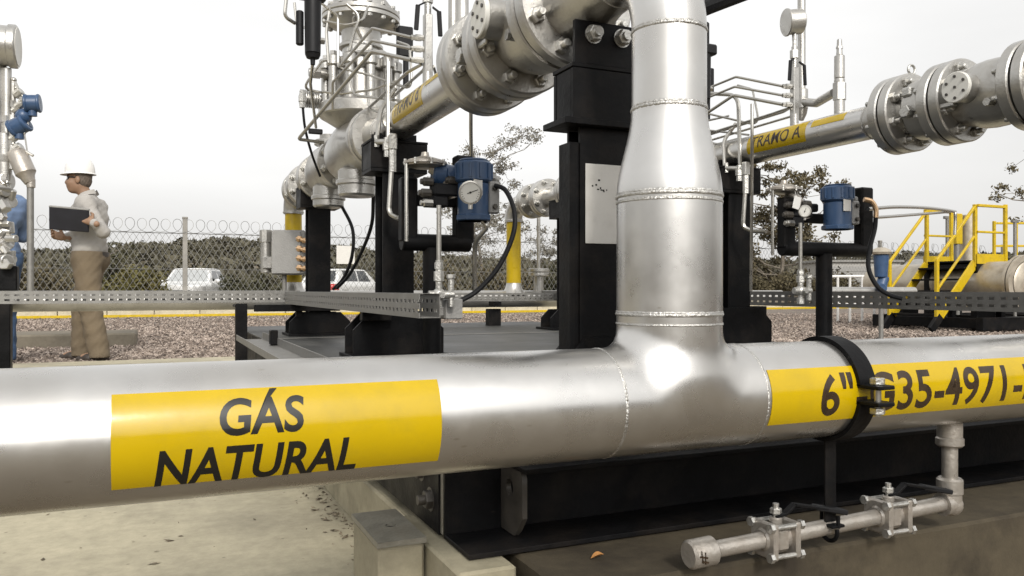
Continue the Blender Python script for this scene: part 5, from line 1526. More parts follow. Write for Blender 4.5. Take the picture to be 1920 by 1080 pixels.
def blue_tx(p, r, ax_, L):
    m_ = MB(); a_ = Vector(ax_).normalized(); m_.cyl(p - a_ * L / 2, p + a_ * L / 2, r, n=28, bev=.006); m_.cyl(p + a_ * L * .28, p + a_ * L * .5, r * 1.1, n=28, bev=.005); m_.cyl(p - a_ * L * .5, p - a_ * L * .28, r * 1.1, n=28, bev=.005); m_.cyl(p - Vector((0, 0, r * 1.5)), p, r * .5, n=14)
    part('blue_transmitter', m_, M['blue'], ls)
blue_tx(q(61, 194), .044, (1, -.1, .08), .075); blue_tx(q(36, 236), .046, (.8, -.3, .5), .09)
m_ = MB(); m_.ball(q(44, 218), .04, 16); part('blue_cap', m_, M['blue'], ls)
for (a, b, r) in (((26, 150), (38, 175), .008), ((38, 175), (52, 190), .006), ((48, 200), (54, 245), .004), ((30, 165), (50, 212), .005), ((46, 250), (52, 290), .004), ((25, 270), (62, 292), .007)):
    m_ = MB(); m_.cyl(q(*a), q(*b), r, n=8); m_.ball(q(*a), r * 1.8, 10); part('impulse_tube', m_, M['steel'], ls)
m_ = MB()
for k, (px, py, r) in enumerate(((34, 175, .022), (44, 188, .018), (36, 198, .02), (30, 205, .018), (27, 258, .02), (33, 278, .024))): m_.cyl(q(px - 6, py + 5), q(px + 7, py - 5), r, n=8, bev=.004)
part('fitting_cluster', m_, M['bolt'], ls, kind='stuff')
m_ = MB(); m_.lathe(q(30, 282), (q(56, 342) - q(30, 282)).normalized(), [(0, 0), (.0, .036), (.02, .048), (.13, .050), (.15, .036), (.185, .026), (.19, 0)], 28); part('filter_bowl', m_, M['prim'], ls)
m_ = MB(); m_.cyl(q(58, 335), q(58, 352), .021, n=18, bev=.003); part('union', m_, M['prim'], ls)
m_ = MB(); m_.cyl(q(57, 350), q(57, 566), .0165, n=18); part('drop_pipe', m_, M['galv'], ls)
m_ = MB(); rg_ = random.Random(3)
for k in range(26):
    px = rg_.uniform(-10, 22); py = 325 + k * 6.8; r = rg_.uniform(.014, .032); aa = Vector((rg_.uniform(-1, 1), rg_.uniform(-1, 1), rg_.choice((0, 0, 1)))).normalized()
    p = q(px, py, rg_.uniform(-.06, .04)); m_.cyl(p - aa * .03, p + aa * .03, r, n=rg_.choice((6, 8, 18)), bev=.004)
part('fitting_stack', m_, M['alu_dull'], ls, kind='stuff')
m_ = MB(); m_.cyl(q(-40, 340), q(20, 340), .045, n=28, bev=.004); part('cross_pipe', m_, M['alu_dull'], ls)
m_ = MB(); m_.cyl(q(-40, 490), q(28, 486), .022, n=20, bev=.003); m_.cyl(q(20, 500), q(20, 470), .024, n=8, bev=.003); part('cross_pipe', m_, M['alu_dull'], ls)
m_ = MB(); m_.cyl(q(-30, 455), q(22, 455), .03, n=24, bev=.004); part('cross_pipe', m_, M['alu_dull'], ls)
m_ = MB(); m_.box(q(5, 522), (.14, .08, .13), .006); part('black_bracket', m_, M['black'], ls)
m_ = MB(); m_.box((q(5, 560).x, q(5, 560).y, .28), (.08, .08, .62), .004); part('leg', m_, M['black'], ls)

# ================================================================== PEOPLE
M['skin'] = mat('skin', (.20, .118, .072), .55, 0, var=.08, vscale=14)
M['shirt'] = mat('pale_grey_shirt', (.285, .27, .25), .85, 0, var=.06, vscale=6, bump=.3, bscale=45)
M['khaki'] = mat('khaki_trousers', (.115, .088, .056), .9, 0, var=.10, vscale=6, bump=.35, bscale=50)
M['jeans'] = mat('blue_jeans', (.035, .065, .125), .9, 0, var=.2, vscale=10, bump=.3, bscale=60)
M['blue_shirt'] = mat('blue_work_shirt', (.10, .145, .235), .85, 0, var=.1, vscale=7, bump=.3, bscale=45)
M['leather'] = mat('dark_leather', (.03, .022, .016), .5, 0, var=.2)
M['hair'] = mat('greying_brown_hair', (.085, .065, .05), .7, 0, var=.35, vscale=60, bump=.5, bscale=150)
M['lens'] = mat('sunglass_lens', (.008, .008, .009), .12, 0, spec=.5)
M['lip'] = mat('lips', (.25, .11, .085), .5, 0)
def union(prims, k):
    def f(X, Y, Z):
        d = None
        for p in prims:
            e = p(X, Y, Z)
            d = e if d is None else smin(d, e, k)
        return d
    return f
def rc(a, b, ra, rb, sq=(1, 1, 1)): return lambda X, Y, Z: sd_cone(X, Y, Z, a, b, ra, rb, sq)
def el(c, r): return lambda X, Y, Z: sd_ell(X, Y, Z, c, r)
def net_mb(fn, lo, hi, h, mb_=None):
    V, Fc = surface_nets(fn, lo, hi, h); mb_ = mb_ or MB(); mb_.add(V, Fc.tolist()); return mb_
def lerp(a, b, t): return tuple(a[i] + (b[i] - a[i]) * t for i in range(3))
def hand_prims(w, d, up, s, curl):
    """palm and five fingers; w wrist, d direction of the hand, up = side the thumb is on, s = curl direction"""
    w = Vector(w); d = Vector(d).normalized(); up = Vector(up); up = (up - d * up.dot(d)).normalized(); s = Vector(s); s = (s - d * s.dot(d) - up * s.dot(up)).normalized()
    P = [rc(tuple(w - d * .03), tuple(w + d * .03), .026, .026), rc(tuple(w + d * .03 + up * .022), tuple(w + d * .085 + up * .026), .018, .016), rc(tuple(w + d * .03 - up * .02), tuple(w + d * .08 - up * .026), .018, .015), rc(tuple(w + d * .03), tuple(w + d * .085), .019, .017)]
    F_ = []
    for k, (o, L) in enumerate(((.031, .068), (.011, .078), (-.010, .072), (-.030, .056))):
        b = w + d * .088 + up * o; c1 = curl * (.75 + .08 * k)
        m1 = b + (d * math.cos(c1) + s * math.sin(c1)) * L * .5; m2 = m1 + (d * math.cos(c1 * 2.1) + s * math.sin(c1 * 2.1)) * L * .5
        F_ += [rc(tuple(b), tuple(m1), .0105, .0095), rc(tuple(m1), tuple(m2), .0095, .0078)]
    b = w + d * .03 + up * .03; m1 = b + (d * .5 + up * .75 + s * .35).normalized() * .045; m2 = m1 + (d * .85 + up * .25 + s * .5).normalized() * .034
    F_ += [rc(tuple(b), tuple(m1), .015, .0125), rc(tuple(m1), tuple(m2), .0118, .009)]
    return P, F_
def man(label, loc, rz, J, top, bottoms, glasses, sleeve=True, pose_r=None):
    t = thing('person', label, 'person', loc, None, rz)
    head, neck = J['head'], J['neck']
    L_, R_ = J['L'], J['R']     # shoulder, elbow, wrist
    hips = J['hips']; legL, legR = J['legL'], J['legR']
    hx, hy, hz = head
    fw = Vector((math.cos(J.get('yaw', 0)), math.sin(J.get('yaw', 0)), 0)); sdv = Vector((-fw.y, fw.x, 0))
    def hp(f, s, u): p = Vector(head) + fw * f + sdv * s; return (p.x, p.y, hz + u)
    # ---- body: torso, limbs, neck, head, hands as one mesh
    chest = lerp(hips, neck, .62); waist = lerp(hips, neck, .28)
    tor = [rc(tuple(Vector(hips) + Vector((0, -.07, 0))), tuple(Vector(hips) + Vector((0, .07, 0))), .115, .115), rc(waist, chest, .125, .14, (1, 1.2, 1)), rc(tuple(Vector(chest) + Vector((0, -.1, .05))), tuple(Vector(chest) + Vector((0, .1, .05))), .105, .105), rc(L_[0], R_[0], .062, .062)]
    arms = []
    for A in (L_, R_): arms += [rc(A[0], A[1], .056, .042), rc(A[1], A[2], .042, .027)]
    legs = []
    for G in (legL, legR): legs += [rc(G[0], G[1], .088, .056), rc(G[1], G[2], .054, .036), rc(G[2], tuple(Vector(G[2]) + Vector((.14, 0, -.035))), .038, .03)]
    nk = [rc(neck, hp(-.02, 0, -.07), .056, .054)]
    body = MB(); net_mb(union(tor + arms + legs + nk, .05), (-.5, -.45, -.02), (.55, .45, hz - .04), .013, body)
    hd_ = [el(hp(-.012, 0, .03), (.093, .073, .102)), el(hp(.022, 0, -.055), (.070, .060, .072)), el(hp(.055, 0, -.098), (.034, .034, .026)), el(hp(.06, .03, -.035), (.03, .028, .035)), el(hp(.06, -.03, -.035), (.03, .028, .035)), rc(hp(.082, 0, .012), hp(.104, 0, -.030), .010, .0155), rc(hp(.075, 0, -.066), hp(.087, 0, -.066), .018, .012), rc(hp(.078, -.03, .028), hp(.078, .03, .028), .014, .014), rc(neck, hp(-.02, 0, -.07), .056, .054)]
    ears = [el(hp(-.008, s * .077, -.012), (.022, .011, .033)) for s in (1, -1)]
    f1 = union(hd_, .028); f2 = union(ears, .004)
    net_mb(lambda X, Y, Z: smin(f1(X, Y, Z), f2(X, Y, Z), .008), (hx - .16, hy - .16, hz - .17), (hx + .16, hy + .16, hz + .15), .0065, body)
    for A, hs_ in ((L_, J['handL']), (R_, J['handR'])):
        P, F_ = hand_prims(A[2], *hs_); fa = union(P, .018)
        def fh(X, Y, Z):
            d = fa(X, Y, Z)
            for i in range(0, len(F_), 2):
                d = smin(d, smin(F_[i](X, Y, Z), F_[i + 1](X, Y, Z), .004), .006)
            return d
        w = Vector(A[2]); net_mb(fh, tuple(w - Vector((.2, .2, .2))), tuple(w + Vector((.2, .2, .2))), .0055, body)
    part('body', body, M['skin'], t, sharp=0)
    # ---- clothes
    def fold(X, Y, Z, a): return a * (np.sin(Z * 61 + X * 23 + 2 * np.sin(Y * 19 + Z * 7)) + .7 * np.sin(X * 47 - Z * 33 + 3 * np.sin(Y * 23 + X * 9)) + .5 * np.sin((Z + X) * 95 + Y * 40))
    sh = [rc(tuple(Vector(hips) + Vector((-.005, -.075, .05))), tuple(Vector(hips) + Vector((-.005, .075, .05))), .122, .122), rc(waist, chest, .138, .155, (1, 1.18, 1)), rc(tuple(Vector(chest) + Vector((0, -.1, .04))), tuple(Vector(chest) + Vector((0, .1, .04))), .13, .13), rc(L_[0], R_[0], .082, .082), rc(neck, lerp(neck, head, .18), .078, .072)]
    for A in (L_, R_):
        sh += [rc(A[0], A[1], .070, .050), rc(A[1], lerp(A[1], A[2], .96), .050, .038)]
    fs0 = union(sh, .045); zb = hips[2] - .005; wc = lerp(L_[1], L_[2], .9); wc2 = lerp(R_[1], R_[2], .9)
    nz_ = neck[2] + .055
    def fshirt(X, Y, Z):
        d = fs0(X, Y, Z) + fold(X, Y, Z, .0020)
        d = np.maximum(d, zb - Z)
        return np.maximum(d, (Z - nz_) + .35 * (X - neck[0]))
    part('shirt', net_mb(fshirt, (-.5, -.45, zb - .03), (.55, .45, nz_ + .08), .0125), top, t, sharp=50)
    m_ = MB(); cp = [Vector(neck) + Vector((.068 * math.cos(a), .066 * math.sin(a), .05 - .028 * math.cos(a))) for a in np.linspace(-2.75 + PI * 0, 2.75, 20)]
    vs = []
    for i, p in enumerate(cp):
        o = Vector((math.cos(np.linspace(-2.75, 2.75, 20)[i]), math.sin(np.linspace(-2.75, 2.75, 20)[i]), 0)); vs += [p + Vector((0, 0, .012)), p + o * .022 - Vector((0, 0, .026)), p + o * .026 - Vector((0, 0, .026)), p + o * .006 + Vector((0, 0, .014))]
    m_.add(vs, [(i * 4 + k, (i + 1) * 4 + k, (i + 1) * 4 + (k + 1) % 4, i * 4 + (k + 1) % 4) for i in range(19) for k in range(4)]); part('collar', m_, top, t)
    pa = [rc(tuple(Vector(hips) + Vector((-.012, -.075, -.02))), tuple(Vector(hips) + Vector((-.012, .075, -.02))), .137, .137)]
    for G in (legL, legR): pa += [rc(G[0], G[1], .122, .096), rc(G[1], tuple(Vector(G[2]) + Vector((0, 0, -.02))), .096, .090)]
    fp = union(pa, .03); zt = hips[2] + .035; zl_ = .05
    def ftr(X, Y, Z):
        d = fp(X, Y, Z) + fold(X, Y, Z * .8, .0026)
        return np.maximum(np.maximum(d, Z - zt), zl_ - Z)
    part('trousers', net_mb(ftr, (-.45, -.4, zl_ - .03), (.5, .4, zt + .03), .0135), bottoms, t, sharp=50)
    m_ = MB(); vs = []
    cy_ = [(math.cos(a), math.sin(a)) for a in np.linspace(0, 2 * PI, 41)[:-1]]
    for (c, s) in cy_:
        for (rx, ry, z) in ((.136, .200, -.012), (.146, .212, -.012), (.146, .212, .03), (.136, .200, .03)): vs.append((hips[0] - .008 + c * rx, hips[1] + s * ry, hips[2] + z))
    m_.add(vs, [(i * 4 + k, ((i + 1) % 40) * 4 + k, ((i + 1) % 40) * 4 + (k + 1) % 4, i * 4 + (k + 1) % 4) for i in range(40) for k in range(4)]); part('belt', m_, M['leather'], t)
    for G in (legL, legR):
        a = Vector(G[2]); fsh = union([rc(tuple(a + Vector((-.03, 0, -.035))), tuple(a + Vector((.09, 0, -.045))), .05, .046), rc(tuple(a + Vector((.09, 0, -.05))), tuple(a + Vector((.17, .0, -.055))), .044, .034), rc(tuple(a), tuple(a + Vector((0, 0, .06))), .05, .05)], .03)
        fl = lambda X, Y, Z: np.maximum(fsh(X, Y, Z), (a.z - .09) - Z)
        part('shoe', net_mb(fl, tuple(a + Vector((-.14, -.12, -.13))), tuple(a + Vector((.28, .12, .14))), .011), M['leather'], t)
    # ---- head gear
    fhair = union([el(hp(-.016, 0, .03), (.096, .079, .104)), el(hp(-.05, 0, -.03), (.048, .06, .052))], .03)
    def fhr(X, Y, Z):
        d = fhair(X, Y, Z) + .002 * np.sin(X * 190 + Z * 120) * np.sin(Y * 170)
        f_ = (X - hx) * fw.x + (Y - hy) * fw.y
        return np.maximum(d, f_ - .012 + np.maximum(0, (hz + .005 - Z)) * .45)
    part('hair', net_mb(fhr, (hx - .16, hy - .16, hz - .12), (hx + .16, hy + .16, hz + .16), .0075), M['hair'], t)
    m_ = MB(); rings = [(.0, 1.0), (.02, 1.0), (.055, .965), (.088, .88), (.115, .72), (.134, .49), (.144, .23), (.146, .0)]
    vs = []; n_ = 40; C = Vector(hp(-.008, 0, .055))
    for (z, k) in rings:
        for i in range(n_):
            a = 2 * PI * i / n_; p = C + fw * (.127 * k * math.cos(a)) + sdv * (.104 * k * math.sin(a)); rid = .006 * math.exp(-(math.sin(a) * .112 * k / .016) ** 2) if z > .05 else 0
            vs.append((p.x, p.y, C.z + z + rid))
    fs = [(r * n_ + i, r * n_ + (i + 1) % n_, (r + 1) * n_ + (i + 1) % n_, (r + 1) * n_ + i) for r in range(len(rings) - 1) for i in range(n_)]
    m_.add(vs, fs); hh_ = part('hard_hat', m_, M['white'], t, sharp=50)
    m_ = MB(); vs = []
    for i in range(n_):
        a = 2 * PI * i / n_; ext = .012 + .028 * max(0, math.cos(a)) ** 2
        for (r, z) in ((0, .004), (ext, -.006 - .010 * max(0, math.cos(a))), (ext, -.010 - .010 * max(0, math.cos(a))), (0, -.002)):
            p = C + fw * ((.126 + r) * math.cos(a)) + sdv * ((.103 + r) * math.sin(a)); vs.append((p.x, p.y, C.z + z))
    m_.add(vs, [(i * 4 + k, ((i + 1) % n_) * 4 + k, ((i + 1) % n_) * 4 + (k + 1) % 4, i * 4 + (k + 1) % 4) for i in range(n_) for k in range(4)]); part('brim', m_, M['white'], hh_)
    if glasses:
        m_ = MB()
        for s in (1, -1):
            c = Vector(hp(.086, s * .033, .012)); m_.cyl(c - fw * .004 - sdv * s * .004, c + fw * .005, .027, .025, n=18)
            m_.bar(hp(.084, s * .054, .018), hp(-.012, s * .083, .008), .004, .007)
        m_.bar(hp(.092, -.012, .016), hp(.092, .012, .016), .005, .005); part('sunglasses', m_, M['lens'], t)
    m_ = MB(); m_.tube([hp(.078, -.026, -.068), hp(.090, -.01, -.066), hp(.092, 0, -.067), hp(.090, .01, -.066), hp(.078, .026, -.068)], .0042, 6); part('mouth', m_, M['lip'], t)
    return t
FACE = PI - YAW
pz = -.04
p1 = Wd(168, 543, 7.45)
J1 = dict(head=(.085, .02, 1.685), neck=(.015, 0, 1.505), hips=(0, 0, .985), yaw=.12,
          L=((-.035, .185, 1.445), (-.225, .275, 1.185), (-.185, .38, 1.26)), R=((.0, -.185, 1.445), (.10, -.235, 1.19), (.15, .15, 1.14)),
          handL=((.85, -.10, .40), (.05, -.25, .95), (.35, -.9, -.1), 1.25), handR=((.75, .55, .20), (.35, -.2, .9), (-.2, .9, .1), .75),
          legL=((-.01, .10, .95), (-.05, .115, .52), (-.135, .12, .09)), legR=((.01, -.10, .95), (.10, -.105, .52), (.115, -.11, .09)))
man('man in white hard hat and pale shirt reading a dark tablet by the left tray', (p1.x, p1.y, pz), FACE + .10, J1, M['shirt'], M['khaki'], True)
# the tablet case he holds
tl = thing('tablet', 'dark blue tablet case held in both hands by the man in the white hard hat', 'tablet', (p1.x, p1.y, pz), None, FACE + .10)
R3 = Matrix.Rotation(.06, 3, 'Z') @ Matrix.Rotation(-.08, 3, 'Y') @ Matrix.Rotation(-.22, 3, 'X')
M['navy'] = mat('dark_navy_case', (.010, .010, .014), .5, 0, var=.15, spec=.4)
m_ = MB(); c = Vector((.015, .385, 1.285)); m_.box(c, (.325, .018, .20), .006, R3); part('case', m_, M['navy'], tl)
m_ = MB(); m_.box(c + R3 @ Vector((0, -.011, .004)), (.30, .003, .175), .001, R3); part('screen', m_, M['glass'], tl)
m_ = MB(); m_.box(c + R3 @ Vector((0, .0105, -.002)), (.31, .003, .18), .001, R3); part('back_panel', m_, M['navy'], tl)
m_ = MB(); m_.box(c + R3 @ Vector((0, -.006, .101)), (.328, .032, .014), .003, R3); part('cover_edge', m_, M['grey_box'], tl)
p2 = Wd(-9, 543, 6.95)
J2 = dict(head=(.07, .0, 1.655), neck=(.01, 0, 1.48), hips=(0, 0, .96), yaw=.0,
          L=((-.03, .185, 1.42), (-.12, .255, 1.15), (.12, .22, 1.12)), R=((.0, -.185, 1.42), (.06, -.27, 1.15), (.27, -.12, 1.13)),
          handL=((.9, -.1, .1), (.1, -.3, .9), (.2, -.9, 0), .6), handR=((.9, .3, .1), (.1, -.2, .9), (0, .9, 0), .6),
          legL=((-.01, .10, .93), (.0, .115, .51), (-.04, .12, .09)), legR=((.01, -.10, .93), (.06, -.105, .51), (.06, -.11, .09)))
man('man in blue shirt and jeans half hidden behind the left regulator station', (p2.x, p2.y, pz), FACE - .5, J2, M['blue_shirt'], M['jeans'], False)

# ================================================================== PARKED CARS BEHIND THE FENCE
M['car_white'] = mat('white_car_paint', (.52, .52, .51), .25, 0, var=.03, coat=.5)
M['tyre'] = mat('tyre_rubber', (.015, .015, .015), .8, 0)
M['lamp_red'] = mat('red_lamp_glass', (.30, .015, .012), .15, 0)
M['lamp_clear'] = mat('clear_lamp_glass', (.55, .55, .54), .1, .3)
def sd_rbox(X, Y, Z, c, hs, r):
    qx, qy, qz = np.abs(X - c[0]) - hs[0] + r, np.abs(Y - c[1]) - hs[1] + r, np.abs(Z - c[2]) - hs[2] + r
    return np.sqrt(np.maximum(qx, 0) ** 2 + np.maximum(qy, 0) ** 2 + np.maximum(qz, 0) ** 2) + np.minimum(np.maximum(qx, np.maximum(qy, qz)), 0) - r
def make_car(label, loc, rz, hatch):
    t = thing('parked_car', label, 'car', loc, 'white cars parked beyond the fence', rz)
    Lx = 2.0
    def f(X, Y, Z):
        tap = 1 - .10 * (np.abs(X) / Lx) ** 4
        hood = .93 - .10 * np.clip((X - .7) / 1.3, 0, 1) ** 2
        low = sd_rbox(X, Y / tap, Z, (0, 0, .58), (Lx, .83, .36), .16)
        low = np.maximum(low, Z - hood - .02 * np.cos(Y * 2))
        fr_, bk = (1.02, -1.75 if hatch else -1.35)
        h = np.clip((Z - .9) / .56, 0, 1.2)
        x1 = fr_ - .72 * h; x0 = bk + (.38 if hatch else .5) * h
        cab = np.maximum(np.maximum(X - x1, x0 - X) * .8, np.maximum(np.abs(Y) - (.76 - .17 * h), Z - (1.455 - .05 * Y * Y - .05 * ((X + .3) / 1.2) ** 2)))
        d = smin(low, cab, .10)
        for wx in (1.27, -1.27):
            d = np.maximum(d, -(np.maximum(np.sqrt((X - wx) ** 2 + (Z - .31) ** 2) - .355, .60 - np.abs(Y))))
        return d
    V, Fc = surface_nets(f, (-2.15, -.95, .12), (2.15, .95, 1.6), .042)
    C = V[Fc].mean(1); a = V[Fc[:, 1]] - V[Fc[:, 0]]; b = V[Fc[:, 3]] - V[Fc[:, 0]]; N_ = np.cross(a, b); N_ /= np.maximum(np.linalg.norm(N_, axis=1, keepdims=True), 1e-9)
    if (N_ * (C - np.array((0, 0, .6)))).sum() < 0: N_ = -N_
    hwin = (C[:, 2] > .985) & (C[:, 2] < 1.375)
    ws = hwin & (N_[:, 0] > .45) & (np.abs(C[:, 1]) < .66 - .12 * (C[:, 2] - .98) / .4)
    rw = hwin & (N_[:, 0] < -.45) & (np.abs(C[:, 1]) < .62 - .12 * (C[:, 2] - .98) / .4)
    sw = hwin & (np.abs(N_[:, 1]) > .6) & (C[:, 0] < .55 - .7 * (C[:, 2] - .98)) & (C[:, 0] > -1.25) & (np.abs(C[:, 0] + .33) > .05)
    gr = (C[:, 0] > 1.8) & (C[:, 2] > .30) & (C[:, 2] < .46) & (np.abs(C[:, 1]) < .5) | ((C[:, 0] > 1.8) & (C[:, 2] > .56) & (C[:, 2] < .68) & (np.abs(C[:, 1]) < .42))
    hl = (C[:, 0] > 1.62) & (C[:, 2] > .62) & (C[:, 2] < .80) & (np.abs(C[:, 1]) > .50)
    tlm = (C[:, 0] < -1.70) & (C[:, 2] > .68) & (C[:, 2] < .90) & (np.abs(C[:, 1]) > .52)
    rest = ~(ws | rw | sw | gr | hl | tlm)
    def sub(mask, name, mt_, par):
        m_ = MB(); ff = Fc[mask]; u, inv = np.unique(ff, return_inverse=True); m_.add(V[u], inv.reshape(ff.shape).tolist()); return part(name, m_, mt_, par, sharp=50)
    bd = sub(rest, 'body', M['car_white'], t)
    sub(ws, 'windscreen', M['car_glass'], t); sub(rw, 'rear_window', M['glass'], t)
    for s in (1, -1): sub(sw & (C[:, 1] * s > 0), 'side_window', M['glass'], t)
    sub(gr, 'grille', M['black_rubber'], t)
    for s in (1, -1): sub(hl & (C[:, 1] * s > 0), 'headlight', M['lamp_clear'], t); sub(tlm & (C[:, 1] * s > 0), 'tail_light', M['lamp_red'], t)
    for s in (1, -1):
        m_ = MB(); m_.ball((.72, s * .93, 1.0), .1, 14, (.55, .95, .75)); m_.bar((.74, s * .78, .96), (.74, s * .9, .97), .05, .04); part('wing_mirror', m_, M['car_white'], t)
    for wx in (1.27, -1.27):
        for s in (1, -1):
            m_ = MB(); m_.cyl((wx, s * .62, .31), (wx, s * .80, .31), .31, n=28, bev=.04); w = part('wheel', m_, M['tyre'], t)
            m_ = MB(); m_.cyl((wx, s * .79, .31), (wx, s * .812, .31), .20, n=24, bev=.01); part('rim', m_, M['steel'], w)
    m_ = MB(); m_.box((2.0, 0, .50), (.02, .42, .11), .004); part('number_plate', m_, M['grey_box'], t)
    return t
c1 = Wd(366, 543, 28.0); make_car('white car facing the camera beyond the fence post at left', (c1.x, c1.y, -.075), -PI / 2 - YAW + .10, False)
c2 = Wd(648, 543, 29.5); make_car('white car parked behind the cables, beside the rear black support', (c2.x, c2.y, -.075), PI / 2 - YAW - .35, True)

# ================================================================== RIGHT BACKGROUND
GZ = -.03
st = thing('access_stairs', 'yellow steel access stairs and landing with handrails on black legs', 'stairs', (11.5, 9.2, GZ))
YF, YN, SX0, SX1, PZ, PX1 = 9.64, 8.76, 11.06, 11.95, 1.09, 12.62
for y in (YF, YN):
    m_ = MB(); m_.bar((SX0 + .06, y, .18), (SX1, y, PZ - .04), .03, .15, .004); part('stringer', m_, M['yellow'], st)
    m_ = MB(); m_.bar((SX0 - .10, y, GZ + .03), (SX0 + .10, y, .22), .06, .13, .004); part('stair_foot', m_, M['black'], st)
    m_ = MB(); m_.box((SX0 + .03, y, .60), (.055, .055, .98), .006); part('newel_post', m_, M['yellow'], st)
    m_ = MB(); m_.box((SX1 + .01, y, PZ + .40), (.06, .055, 1.0), .006); part('landing_post', m_, M['yellow'], st)
    m_ = MB(); m_.bar((SX0 + .03, y, 1.08), (SX1 + .01, y, 1.96), .045, .045, .008); part('handrail', m_, M['yellow'], st)
    m_ = MB(); m_.bar((SX0 + .03, y, .62), (SX1 + .01, y, 1.50), .035, .035, .006); part('mid_rail', m_, M['yellow'], st)
for k in range(5):
    u = (k + .6) / 5.2; m_ = MB(); m_.box((SX0 + .08 + (SX1 - SX0 - .1) * u, (YF + YN) / 2, .12 + (PZ - .12) * u), (.22, YF - YN - .035, .03), .003); part('tread', m_, M['black'], st)
m_ = MB(); m_.box(((SX1 + PX1) / 2, (YF + YN) / 2, PZ - .005), (PX1 - SX1, YF - YN + .06, .03), .003); part('landing_deck', m_, M['black'], st)
for y in (YF + .045, YN - .045):
    m_ = MB(); m_.box(((SX1 + PX1) / 2 + .02, y, PZ + .03), (PX1 - SX1 + .06, .02, .16), .003); part('toe_board', m_, M['yellow'], st)
    m_ = MB(); m_.box((PX1, y, PZ + .36), (.06, .05, 1.12), .006); part('landing_post', m_, M['yellow'], st)
    for z, w in ((PZ + .88, .045), (PZ + .46, .035)):
        m_ = MB(); m_.bar((SX1 + .01, y, z), (PX1, y, z), w, w, .006); part('guard_rail', m_, M['yellow'], st)
for x in (SX1 + .05, PX1 - .05):
    for y in (YF, YN):
        m_ = MB(); m_.box((x, y, (PZ - .03 + GZ) / 2), (.10, .10, PZ - .05 - GZ), .004); part('leg', m_, M['black'], st)
m_ = MB(); m_.box(((SX1 + PX1) / 2, YN, PZ - .10), (PX1 - SX1 - .2, .09, .10), .004); m_.box((SX1 + .05, (YF + YN) / 2, PZ - .10), (.09, YF - YN - .11, .10), .004); part('cross_beam', m_, M['black'], st)

r2 = thing('guard_railing', 'yellow guard railing behind the landing at the right edge', 'railing', (15.6, 11.2, 1.0))
for px in (1864, 1905, 1960, 2020):
    p = Wd(px, 543, 17.0); m_ = MB(); m_.box((p.x, p.y, 1.55), (.055, .055, 1.05), .006); part('post', m_, M['yellow'], r2)
a, b = Wd(1864, 543, 17.0), Wd(2020, 543, 17.0)
for z in (2.03, 1.55):
    m_ = MB(); m_.bar((a.x, a.y, z), (b.x, b.y, z), .045, .045, .006); part('rail', m_, M['yellow'], r2)
m_ = MB(); m_.bar((a.x, a.y, 1.0), (b.x, b.y, 1.0), .9, .06, .006); part('walkway', m_, M['galv'], r2)
for p in (a, b):
    m_ = MB(); m_.box((p.x, p.y, .46), (.1, .1, 1.0), .006); part('leg', m_, M['black'], r2)

v1 = thing('pressure_vessel', 'silver horizontal vessel with domed end behind the yellow stairs', 'vessel', Wd(1800, 590, 15.2))
E = Wd(1722, 530, 15.0); ax_ = Vector((1, .0, 0))
m_ = MB(); m_.lathe(E, ax_, [(-.30, 0), (-.29, .12), (-.25, .24), (-.16, .36), (-.06, .43), (0, .45), (3.4, .45), (3.46, .43), (3.56, .36), (3.64, .2), (3.68, 0)], 48); part('shell', m_, M['alu_dull'], v1)
m_ = MB(); m_.lathe(E + ax_ * .02, ax_, [(0, .452), (0, .49), (.05, .49), (.05, .452)], 48); part('girth_ring', m_, M['alu_dull'], v1)
for s in (.7, 2.6):
    m_ = MB(); m_.box((E.x + s, E.y, (E.z - .3 + GZ) / 2), (.18, .6, E.z - .3 - GZ), .006); part('saddle', m_, M['black'], v1)
v2 = thing('pressure_vessel', 'tan silver vessel with flanged round end at the right picture edge', 'vessel', Wd(1925, 600, 12.6))
E = Wd(1932, 530, 12.3); ax_ = Vector((.05, 1, 0)).normalized()
M['tan_metal'] = mat('tan_aluminium_paint', (.47, .42, .34), .40, .6, var=.1, vscale=8, dirt=(.25, .2, .14), dscale=5, damt=.5)
m_ = MB(); m_.lathe(E, ax_, [(0, 0), (0, .30), (.02, .33), (.08, .34), (3.0, .34), (3.02, 0)], 44); part('shell', m_, M['tan_metal'], v2)
m_ = MB(); m_.lathe(E, ax_, [(.03, .341), (.03, .43), (.08, .43), (.08, .341)], 44); m_.lathe(E, ax_, [(.1, .341), (.1, .43), (.15, .43), (.15, .341)], 44); part('flange', m_, M['tan_metal'], v2)
for s in (.8, 2.3):
    p = E + ax_ * s; m_ = MB(); m_.box((p.x, p.y, (E.z - .25 + GZ) / 2), (.4, .14, E.z - .25 - GZ), .006); part('saddle', m_, M['black'], v2)

cf = thing('vessel_skid', 'low black skid under the stairs and vessels on the gravel', 'skid', (14, 9.2, GZ))
p0 = Wd(1602, 600, 13.6); 
for (y, zc, hh2) in ((8.35, .10, .20), (10.3, .10, .20)):
    m_ = MB(); m_.box((14.6, y, zc), (6.2, .12, hh2), .005); part('beam', m_, M['black'], cf)
for x in (11.75, 13.2, 14.6, 16.0):
    m_ = MB(); m_.box((x, 9.33, .10), (.12, 1.8, .16), .005); part('cross_member', m_, M['black'], cf)

